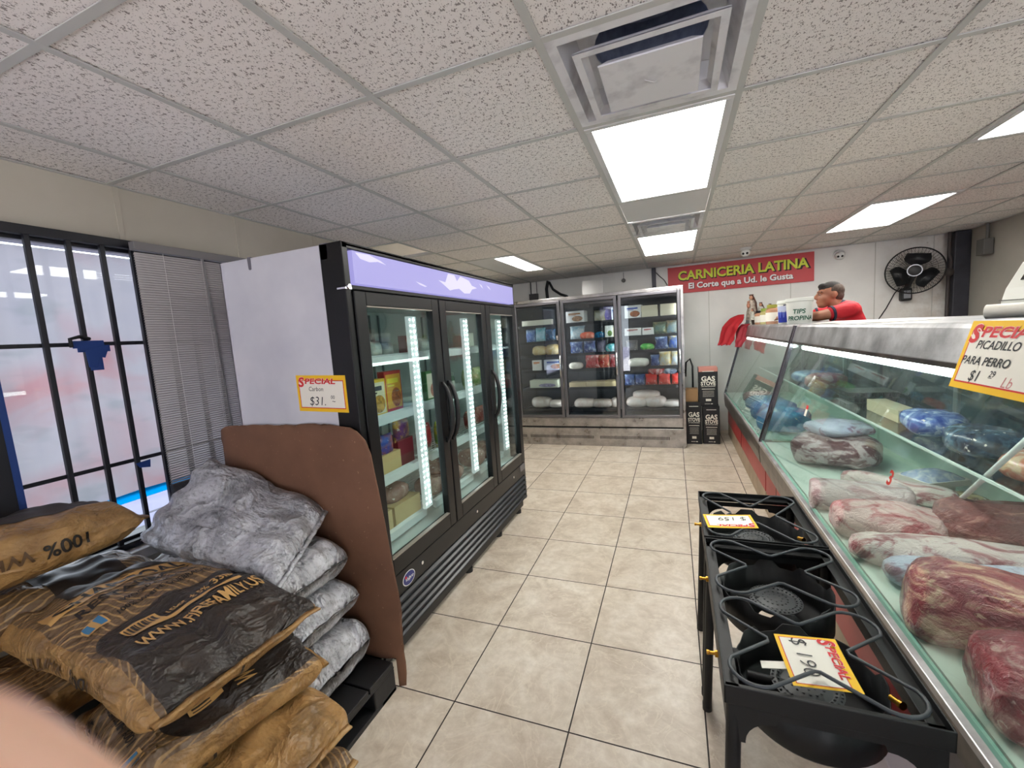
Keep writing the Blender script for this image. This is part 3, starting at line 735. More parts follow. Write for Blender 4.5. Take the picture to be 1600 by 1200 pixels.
def stock(rows, xf, rotz, unit, group):
    """rows: list of (row words, shelf z, [ (kind, position along the shelf, depth offset, args, words, name, category, z offset) ])"""
    kinds = dict(box=g_box, bag=g_bag, lump=g_lump, tray=g_tray, jar=g_jar)
    for where, z, items in rows:
        k_ = 1.14 if unit == 'freezer' else 1.
        for it in items:
            kind, pos, dep, args, words, name, cat = it[:7]; dz = it[7] if len(it) > 7 else 0; tw = it[8] if len(it) > 8 else random.uniform(-.06, .06)
            m, mats, bev, sm = kinds[kind](*args)
            if k_ != 1: m.v = [Vector((v.x * min(k_, 1.06), v.y, v.z * (k_ if dz == 0 else 1.))) for v in m.v]
            o = place(m, name, mats, xf(pos, dep, z + dz + .001), rotz + tw, sm, bev)
            tag(o, '%s %s' % (words, where), cat, group)
# ================================================================== BLACK THREE DOOR COOLER (faces +x)
LEDM = emis('cooler led', (.86, 1, 1, 1), 26.0)
INNER = M('pale cooler liner', srgb(205, 214, 212), .4)
CGLASS = glass_mat('cooler door glass', (.84, .91, .90, 1), .06)
STRIPM = emis('lit strip lens', (.86, .97, .97, 1), .22)
def cooler():
    X0, X1, Y0, Y1, Z0, Z1 = -2.03, -1.29, 1.456, 3.475, .10, 2.01
    t = thing('glass_door_cooler', 'tall three-door black glass cooler with white side and lavender lit header', 'cooler', ((X0 + X1) / 2, (Y0 + Y1) / 2, 0))
    m = MB(); w = .05
    m.box(X0, X1 - .02, Y0, Y0 + .008, Z0 + .02, Z1, 0); m.box(X0, X1 - .02, Y1 - .008, Y1, Z0 + .02, Z1, 0)
    m.box(X0, X0 + .01, Y0, Y1, Z0, Z1, 0)
    m.box(X0, X1, Y0 + .008, Y1 - .008, Z1 - .015, Z1, 0); m.box(X0, X1 - .03, Y0, Y1, Z0, Z0 + .06, 2)
    m.box(X0 + .01, X0 + .06, Y0 + .008, Y1 - .008, .5, Z1 - .16, 1)
    m.box(X0 + .06, X1 - .12, Y0 + .008, Y0 + w, .5, 1.82, 1); m.box(X0 + .06, X1 - .12, Y1 - w, Y1 - .008, .5, 1.82, 1)
    m.box(X0 + .06, X1 - .06, Y0 + w, Y1 - w, 1.80, 1.84, 1); m.box(X0 + .06, X1 - .06, Y0 + w, Y1 - w, .47, .51, 1)
    m.build('cabinet', [WHITE, INNER, BLACK], t, .003)
    # front frame in black
    m = MB(); f0 = X1 - .06
    m.box(f0 - .06, X1, Y0 - .002, Y0 + .035, .46, Z1 + .003); m.box(f0 - .06, X1, Y1 - .035, Y1 + .002, .12, Z1 + .003)
    m.box(f0 - .06, X1, Y0 - .002, Y0 + .035, .12, .46)
    m.box(f0, X1, Y0, Y1, 1.985, Z1 + .003); m.box(f0, X1, Y0, Y1, 1.815, 1.835)
    for y in (2.19, 2.84): m.box(f0, X1 - .035, y - .02, y + .02, .46, 1.83)
    m.build('front_frame', BLACK, t, .004)
    m = MB(); m.box(f0, X1 + .006, Y0 + .03, Y1 - .03, .35, .462); m.build('lower_panel', BLACK, t, .006)
    # louvred grille
    m = MB(); m.box(f0 - .02, X1 - .02, Y0 + .01, Y1 - .01, .12, .35)
    for k in range(5):
        z = .325 - .043 * k
        m.prism([(-.02, .018), (.012, -.004), (.016, -.012), (-.02, -.012)], (X1 - .004, Y0 + .02, z), (1, 0, 0), (0, 0, 1), (0, Y1 - Y0 - .04, 0))
    m.build('grille', M('black grille', srgb(26, 28, 32), .3), t, .002)
    m = MB(); m.box(f0 - .35, X1 - .03, Y0 + .03, Y1 - .03, .055, .12); m.build('skirt', BLACKP, t)
    for y in (1.62, 2.42, 2.95, 3.40):
        m = MB(); m.lathe([(0, 0), (.03, 0), (.03, .03), (.012, .035), (.012, .1)], (-1.36, y, 0), 14); m.build('foot', BLACKP, t, 0, 40)
    for y in (1.6, 3.35):
        m = MB(); m.lathe([(0, 0), (.03, 0), (.03, .03), (.012, .035), (.012, .1)], (-1.95, y, 0), 14); m.build('foot', BLACKP, t, 0, 40)
    # lit header with an ice pattern
    LAV = emis('lavender lit header', srgb(172, 166, 234), .56); LAVW = emis('white ice print on header', srgb(226, 220, 248), .62)
    for q in (LAV, LAVW): q.node_tree.nodes['Principled BSDF'].inputs['Base Color'].default_value = (.05, .05, .06, 1)
    m = MB(); m.box(f0, X1 + .004, Y0 + .055, Y1 - .03, 1.842, 1.982, 0)
    o = V(X1 + .0048, 0, 0)
    def blob(pts, d=0): m.prism(pts, o + V(d, 0, 0), (0, 1, 0), (0, 0, 1), (.0005, 0, 0), 1)
    for tri in ([(1.53, 1.975), (1.56, 1.952), (1.62, 1.945), (1.68, 1.955), (1.74, 1.948), (1.70, 1.962), (1.62, 1.978)],
                [(1.98, 1.895), (2.02, 1.88), (2.07, 1.873), (2.09, 1.877), (2.04, 1.887)],
                [(2.22, 1.925), (2.30, 1.92), (2.34, 1.975), (2.42, 1.975), (2.45, 1.94), (2.50, 1.975), (2.62, 1.96), (2.66, 1.93), (2.74, 1.92),
                 (2.66, 1.905), (2.62, 1.875), (2.54, 1.87), (2.47, 1.895), (2.40, 1.885), (2.35, 1.875), (2.30, 1.895)],
                [(2.78, 1.955), (2.81, 1.935), (2.84, 1.925), (2.82, 1.945)], [(2.90, 1.955), (2.94, 1.935), (2.98, 1.925), (2.95, 1.945)]): blob(tri)
    m.build('lit_header', [LAV, LAVW], t, .003)
    m = MB(); m.cyl((X1 - .02, Y0 + .012, 1.825), (X1 + .012, Y0 + .012, 1.825), .01, n=10); m.box(X1 - .04, X1 + .006, Y0 - .008, Y0 + .03, 1.815, 1.822)
    m.build('hinge', CHROME, t)
    # doors
    for k, (a, b, hs) in enumerate(((1.492, 2.184, 1), (2.196, 2.836, -1), (2.848, 3.455, -1))):
        d = MB(); z0, z1, fw = .466, 1.81, .072; xa, xb = X1 - .032, X1 + .01
        d.box(xa, xb, a, a + fw, z0, z1); d.box(xa, xb, b - fw, b, z0, z1); d.box(xa, xb, a + fw, b - fw, z0, z0 + fw + .01); d.box(xa, xb, a + fw, b - fw, z1 - fw + .01, z1)
        door = d.build('door', BLACK, t, .004)
        g = MB(); g.box(xa + .012, xa + .016, a + fw - .002, b - fw + .002, z0 + fw + .008, z1 - fw + .012); g.build('door_glass', CGLASS, door)
        e = .006
        for (p, q, r, s) in ((a + fw, b - fw, z0 + fw + .01, z0 + fw + .01 + e), (a + fw, b - fw, z1 - fw + .01 - e, z1 - fw + .01)):
            g = MB(); g.box(xa + .02, xb + .001, p, q, r, s); g.build('door_trim', M('grey trim strip', srgb(150, 142, 132), .4, .3), door, .001)
        h = MB(); hy = b - .03 if hs > 0 else a + .03
        if k == 1: hy = a + .028
        P = []
        for i in range(13):
            s = i / 12; P.append((xb + .004 + .045 * abs(math.sin(math.pi * s)) ** .6, hy, .985 + .34 * s))
        h.tube(P, [.011 + .004 * math.sin(math.pi * i / 12) for i in range(13)], 10); h.box(xb, xb + .012, hy - .014, hy + .014, .975, 1.005); h.box(xb, xb + .012, hy - .014, hy + .014, 1.305, 1.335)
        h.build('handle', BLACKP, door, 0, 60)
        l = MB(); ly = (1.79, 2.46, 3.16)[k]; l.cyl((X1 + .004, ly, .415), (X1 + .013, ly, .415), .0095, n=14); l.build('lock', CHROME, t, 0, 40)
        # inside light strip beside the door opening
        s = MB(); sy = b - fw - .055; s.box(-1.41, -1.385, sy - .03, sy + .045, .6, 1.72, 0); strip = s.build('light_strip', STRIPM, t, .003)
        s = MB(); n = 34
        for i in range(n):
            z = .63 + 1.07 * i / (n - 1); s.box(-1.386, -1.381, sy + .014, sy + .022, z - .005, z + .005); s.box(-1.386, -1.382, sy - .022, sy - .016, z - .003, z + .003)
        s.build('led', LEDM, strip)
    # shelves with white price rails
    RAIL = M('white price rail', srgb(232, 238, 238), .35); WIRE = M('white shelf wire', srgb(214, 222, 222), .4)
    for z in (1.50, 1.19, .87, .565):
        m = MB()
        for (a, b) in ((1.52, 2.17), (2.205, 2.82), (2.86, 3.42)):
            for i in range(16): x = -1.96 + .5 * i / 15; m.box(x - .002, x + .002, a, b, z - .012, z - .006)
            for i in range(5): y = a + .01 + (b - a - .02) * i / 4; m.box(-1.97, -1.455, y - .003, y + .003, z - .018, z - .012)
        sh = m.build('shelf', WIRE, t)
        m = MB()
        for (a, b) in ((1.52, 2.10), (2.205, 2.74), (2.86, 3.34)):
            m.prism([(0, -.02), (.022, -.03), (.026, .015), (.004, .025)], (-1.455, a, z - .005), (1, 0, 0), (0, 0, 1), (0, b - a, 0))
        m.build('price_rail', RAIL, sh, .001)
    for y in (1.70, 2.40, 3.05):
        m = MB()
        for dx in (0, .012): m.box(-1.965, -1.955, y + dx * 8, y + dx * 8 + .012, .52, 1.78)
        m.build('shelf_upright', M('grey upright', srgb(120, 132, 134), .4), t)
    # oval maker's badge
    m = MB(); c = V(X1 + .0065, 1.672, .40)
    for (ry, rz, d, mi) in ((.052, .036, .0, 1), (.047, .032, .0008, 0)):
        m.prism([(ry * math.cos(a), rz * math.sin(a)) for a in [2 * math.pi * i / 32 for i in range(32)]], c + V(d, 0, 0), (0, 1, 0), (0, 0, 1), (.001, 0, 0), mi)
    u, v = V(0, 1, 0), V(0, 0, 1)
    m.text('Valpro', c + V(.0022, .004, -.008), u, v, .026, 1, 'CENTER', .01, .35, .0006)
    m.add([c + V(.0028, -.026 + .008 * math.cos(a), .012 + .007 * math.sin(a)) for a in [2 * math.pi * i / 12 for i in range(12)]], [tuple(range(12))], 2)
    m.build('badge', [M('navy badge', srgb(30, 42, 110), .4), WHITEP, REDP], t)
    m = MB(); m.box(X1 + .006, X1 + .009, 3.33, 3.44, .40, .455); m.build('thermostat_plate', M('grey thermostat plate', srgb(92, 92, 96), .4), t, .001)
cooler()
for (x, zt, zb, w_, l) in ((-1.83, 2.012, 1.955, .022, 'narrow grey tape strip hanging from the white cooler side\'s top, left of two'),
                          (-1.385, 2.012, 1.945, .04, 'wide grey tape strip at the white cooler side\'s top, beside the black front')):
    m = MB(); m.prism([(-w_ / 2, 0), (-w_ / 2 + .003, zb - zt + .004), (0, zb - zt), (w_ / 2 - .002, zb - zt + .003), (w_ / 2, 0)], (x, 1.4555, zt), (1, 0, 0), (0, 0, 1), (0, -.0015, 0))
    m.box(x - w_ / 2, x + w_ / 2, 1.454, 1.50, zt, zt + .0015)
    tag(m.build('duct_tape', GREYTAPE, None, .0005), l, 'tape')
price_sign((-1.487, 1.4535, 1.372), (1, 0, -.03), (0, 0, 1), .285, .165, [('Carbon', -.25, .07, .17, 0, 0, .15), ('$31.', -.26, -.32, .34, 0, -.005, .2), ('00', .18, -.14, .14, 0, 0, .1), ('~', .2, -.26, .2, 0, 0, 0)],
           'SPECIAL Carbon price card taped to the white cooler side')

LDOOR, MDOOR, RDOOR = "black cooler's left door", "black cooler's middle door", "black cooler's right door"
xf = lambda p, d, z: V(-1.51 - d, p, z)
G = 'goods in the black cooler'
stock([
 ('on top shelf, ' + LDOOR, 1.50, [
   ('box', 1.60, .03, (.10, .06, .115, (215, 210, 190), (230, 228, 215), (150, 120, 70)), 'small cream food box first from left', 'food_box', 'box'),
   ('box', 1.715, .0, (.105, .05, .135, (228, 224, 210), None, (190, 130, 70), (60, 70, 50)), 'white box with nugget picture', 'food_box', 'box'),
   ('bag', 1.83, .05, (.10, .06, .085, (190, 196, 190), (215, 218, 210)), 'small clear food bag third from left', 'food_bag', 'bag'),
   ('bag', 1.935, .05, (.10, .06, .09, (180, 188, 182), (222, 220, 208)), 'small clear food bag fourth from left', 'food_bag', 'bag'),
   ('bag', 2.04, .05, (.09, .06, .08, (184, 190, 186), (205, 208, 202)), 'small clear food bag rightmost', 'food_bag', 'bag')]),
 ('on second shelf, ' + LDOOR, 1.19, [
   ('box', 1.63, .10, (.17, .05, .23, (110, 30, 36), (150, 40, 40), (205, 120, 90)), 'dark red food box leftmost', 'food_box', 'box'),
   ('box', 1.83, .12, (.16, .05, .23, (120, 34, 40), (160, 46, 44), (200, 150, 120)), 'dark red food box behind fries box', 'food_box', 'box'),
   ('box', 1.815, .0, (.165, .05, .20, (240, 196, 40), (236, 226, 190), (230, 170, 60), (40, 40, 45)), 'yellow and white fries box', 'food_box', 'box'),
   ('box', 2.01, .03, (.14, .05, .23, (200, 40, 36), (235, 170, 40), (210, 110, 50), (250, 230, 60)), 'red and yellow food box rightmost', 'food_box', 'box')]),
 ('on third shelf, ' + LDOOR, .87, [
   ('box', 1.66, .04, (.17, .16, .11, (212, 184, 128)), 'tan open display carton leftmost', 'display_carton', 'carton'),
   ('bag', 1.66, .0, (.15, .06, .12, (190, 40, 44), (226, 90, 60)), 'red snack bag standing in tan carton', 'snack_bag', 'bag', .09),
   ('box', 1.86, .04, (.19, .16, .11, (218, 190, 134)), 'tan open display carton in the middle', 'display_carton', 'carton'),
   ('bag', 1.86, .0, (.15, .06, .12, (40, 80, 170), (210, 80, 50)), 'blue snack bag standing in tan carton', 'snack_bag', 'bag', .09),
   ('box', 2.04, .06, (.14, .16, .15, (124, 24, 48)), 'maroon display carton rightmost', 'display_carton', 'carton'),
   ('bag', 2.03, -.0, (.14, .06, .13, (110, 40, 120), (235, 190, 50)), 'purple snack bag in maroon carton', 'snack_bag', 'bag', .14)]),
 ('on bottom shelf, ' + LDOOR, .565, [
   ('box', 1.69, .04, (.23, .2, .12, (214, 188, 132)), 'long tan carton leftmost', 'carton', 'carton'),
   ('box', 1.95, .04, (.24, .2, .12, (208, 182, 126)), 'long tan carton rightmost', 'carton', 'carton'),
   ('lump', 1.70, .06, (.22, .2, .10, (120, 84, 72), (150, 120, 110)), 'brown wrapped meat pack over left carton', 'meat_pack', 'meat', .115),
   ('lump', 1.94, .06, (.22, .2, .10, (132, 92, 80), (158, 128, 116)), 'brown wrapped meat pack over right carton', 'meat_pack', 'meat', .115)]),
 ('on top shelf, ' + MDOOR, 1.50, [
   ('box', 2.35, .12, (.12, .06, .12, (120, 40, 44), (150, 60, 60)), 'dull red food box', 'food_box', 'box'),
   ('bag', 2.5, .1, (.12, .06, .1, (170, 180, 176), (205, 208, 200)), 'small pale food bag', 'food_bag', 'bag')]),
 ('on second shelf, ' + MDOOR, 1.19, [
   ('box', 2.40, .02, (.12, .05, .19, (60, 120, 60), (226, 216, 196), (190, 120, 100)), 'green box with pink picture', 'food_box', 'box'),
   ('jar', 2.515, .03, (.03, .15, (40, 90, 56), (150, 160, 150)), 'green bottle first from left', 'bottle', 'bottle'),
   ('jar', 2.58, .03, (.03, .15, (44, 96, 60), (150, 160, 150)), 'green bottle second from left', 'bottle', 'bottle'),
   ('jar', 2.645, .03, (.03, .15, (40, 88, 52), (150, 160, 150)), 'green bottle third from left', 'bottle', 'bottle'),
   ('jar', 2.71, .03, (.03, .15, (42, 92, 58), (150, 160, 150)), 'green bottle rightmost', 'bottle', 'bottle')]),
 ('on third shelf, ' + MDOOR, .87, [
   ('bag', 2.33, .05, (.14, .07, .17, (130, 26, 34), (170, 50, 50)), 'dark red snack bag leftmost', 'snack_bag', 'bag'),
   ('bag', 2.47, .0, (.15, .07, .17, (60, 130, 50), (230, 210, 60)), 'green and yellow snack bag', 'snack_bag', 'bag'),
   ('bag', 2.63, .06, (.15, .07, .15, (110, 40, 44), (160, 120, 110)), 'brown food bag rightmost', 'snack_bag', 'bag')]),
 ('on bottom shelf, ' + MDOOR, .565, [
   ('lump', 2.38, .06, (.24, .2, .12, (128, 88, 76), (165, 138, 124)), 'brown wrapped meat pack leftmost', 'meat_pack', 'meat'),
   ('lump', 2.63, .06, (.22, .2, .11, (140, 98, 84), (170, 140, 128)), 'brown wrapped meat pack rightmost', 'meat_pack', 'meat'),
   ('lump', 2.50, .08, (.24, .2, .10, (134, 94, 80), (160, 132, 120)), 'brown wrapped meat pack stacked on top', 'meat_pack', 'meat', .10)]),
 ('on top shelf, ' + RDOOR, 1.50, [('box', 3.02, .06, (.16, .1, .12, (200, 204, 190), (214, 214, 200)), 'pale food box', 'food_box', 'box')]),
 ('on second shelf, ' + RDOOR, 1.19, [
   ('bag', 2.98, .03, (.15, .07, .15, (120, 150, 80), (206, 208, 150)), 'pale green food bag leftmost', 'food_bag', 'bag'),
   ('bag', 3.15, .03, (.15, .07, .15, (130, 156, 90), (220, 214, 160)), 'pale green food bag rightmost', 'food_bag', 'bag')]),
 ('on third shelf, ' + RDOOR, .87, [
   ('bag', 2.99, .04, (.16, .08, .14, (150, 56, 54), (180, 130, 110)), 'red food bag leftmost', 'food_bag', 'bag'),
   ('bag', 3.18, .04, (.16, .08, .14, (140, 60, 54), (186, 140, 120)), 'red food bag rightmost', 'food_bag', 'bag')]),
 ('on bottom shelf, ' + RDOOR, .565, [
   ('lump', 3.0, .06, (.22, .2, .14, (132, 90, 78), (160, 128, 114)), 'brown wrapped meat pack leftmost', 'meat_pack', 'meat'),
   ('lump', 3.22, .06, (.2, .2, .14, (126, 86, 74), (156, 124, 110)), 'brown wrapped meat pack rightmost', 'meat_pack', 'meat')]),
], xf, math.pi / 2, 'cooler', G)

# ================================================================== STEEL THREE DOOR FREEZER (faces -y)
FGLASS = glass_mat('freezer door glass', (.80, .84, .86, 1), .07)
FLAMP = emis('freezer lamp', (.93, .97, 1, 1), 17.0)
def freezer():
    X0, X1, Y0, Y1, Z1 = -2.86, .095, 5.72, 6.62, 2.055
    t = thing('glass_door_freezer', 'wide stainless steel freezer with three glass doors against the back wall', 'freezer', ((X0 + X1) / 2, (Y0 + Y1) / 2, 0))
    DARKL = M('dark freezer liner', srgb(74, 78, 82), .45); m = MB()
    m.box(X0, X0 + .03, Y0 + .04, Y1, .02, Z1 - .01, 0); m.box(X1 - .03, X1, Y0, Y1, .02, Z1, 0)
    m.box(X0, X1, Y1 - .05, Y1, .02, Z1 - .02, 1); m.box(X0 + .03, X1 - .03, Y0 + .04, Y1 - .05, 2.0, Z1 - .01, 1)
    m.box(X0 + .03, X1 - .03, Y0 + .04, Y1 - .05, .02, .40, 1)
    m.build('cabinet', [STEEL_X, DARKL], t, .003)
    m = MB(); m.box(X0, X1, Y0 - .01, Y0 + .04, 2.012, Z1); m.box(X1 - .036, X1, Y0 - .01, Y0 + .04, .27, 2.012); m.build('front_frame', STEEL_X, t, .004)
    m = MB(); m.box(X0, X1 - .036, Y0 - .012, Y0 + .04, .275, .395); m.build('upper_kick_panel', STEEL_X, t, .006)
    m = MB(); m.box(X0, X1 - .04, Y0 + .012, Y0 + .03, .25, .275); m.build('shadow_gap', BLACKP, t)
    m = MB(); m.box(X0, X1 - .02, Y0 + .0, Y0 + .03, .0, .25); kp = m.build('kick_plate', STEEL_X, t, .004)
    m = MB()
    for (a, b) in ((-2.55, -2.05), (-2.0, -1.08), (-1.0, -.10)):
        n = int((b - a) / .018)
        for i in range(n): x = a + (b - a) * i / n; m.box(x, x + .009, Y0 - .002, Y0 + .002, .105, .145)
    m.build('vent_slots', BLACKP, kp)
    FRM = M('dark brushed door frame', srgb(128, 126, 130), .35, .9)
    for k, (a, b) in enumerate(((-2.84, -2.155), (-2.135, -1.47), (-1.452, -.712), (-.692, .058))):
        d = MB(); z0, z1, fw = .40, 2.008, .036; ya, yb = Y0 - .03, Y0 + .015
        d.box(a, a + fw, ya, yb, z0, z1); d.box(b - fw, b, ya, yb, z0, z1); d.box(a + fw, b - fw, ya, yb, z0, z0 + fw); d.box(a + fw, b - fw, ya, yb, z1 - fw, z1)
        door = d.build('door', FRM, t, .004)
        g = MB(); g.box(a + fw - .004, b - fw + .004, Y0 - .012, Y0 - .007, z0 + fw - .004, z1 - fw + .004); g.build('door_glass', FGLASS, door)
        g = MB(); e = .012
        g.box(a + fw, a + fw + e, Y0 - .005, Y0 + .012, z0 + fw, z1 - fw); g.box(b - fw - e, b - fw, Y0 - .005, Y0 + .012, z0 + fw, z1 - fw)
        g.box(a + fw, b - fw, Y0 - .005, Y0 + .012, z1 - fw - e, z1 - fw); g.build('gasket', BLACKP, door)
        h = MB(); hx = b - .018; h.tube([(hx, Y0 - .032, .97), (hx, Y0 - .062, .99), (hx, Y0 - .066, 1.1), (hx, Y0 - .062, 1.25), (hx, Y0 - .032, 1.27)], .010, 8)
        h.build('handle', CHROME, door, 0, 60)
        s = MB(); s.box(b - .03, b + .01, Y0 + .06, Y0 + .09, .5, 1.95, 0); ms = s.build('mullion', M('grey mullion', srgb(150, 152, 156), .4), t, .003)
        s = MB(); s.box(b - .026, b - .006, Y0 + .09, Y0 + .098, .55, 1.9); s.build('lamp', FLAMP, ms)
    SH = M('dark shelf wire', srgb(40, 42, 46), .5)
    for z in (1.70, 1.47, 1.275, 1.055, .80, .49):
        m = MB()
        for a, b in ((-2.82, -2.16), (-2.13, -1.49), (-1.44, -.73), (-.68, .04)):
            for i in range(12): y = 5.86 + .62 * i / 11; m.box(a, b, y - .002, y + .002, z - .008, z - .003)
            m.box(a, b, 5.845, 5.852, z - .03, z + .006)
            for x in (a, (a + b) / 2, b - .008): m.box(x, x + .008, 5.85, 6.5, z - .018, z - .008)
        m.build('shelf', SH, t)
    m = MB()
    for x in (-2.15, -1.45, -.70, -1.1, -.35):
        for k in range(40): m.box(x - .012, x + .012, 6.535, 6.555, .55 + k * .034, .562 + k * .034)
    m.build('back_rack', SH, t)
freezer()
LD, MD, RD = "steel freezer's left door", "steel freezer's middle door", "steel freezer's right door"
xf = lambda p, d, z: V(p, 5.955 + d, z)
G = 'goods in the steel freezer'
def X(px): return (px - 1064) / 237. + .05     # photo column of the freezer front -> place along the shelf
DB, RB = ((30, 60, 130), (190, 205, 220)), ((190, 40, 40), (225, 190, 180))
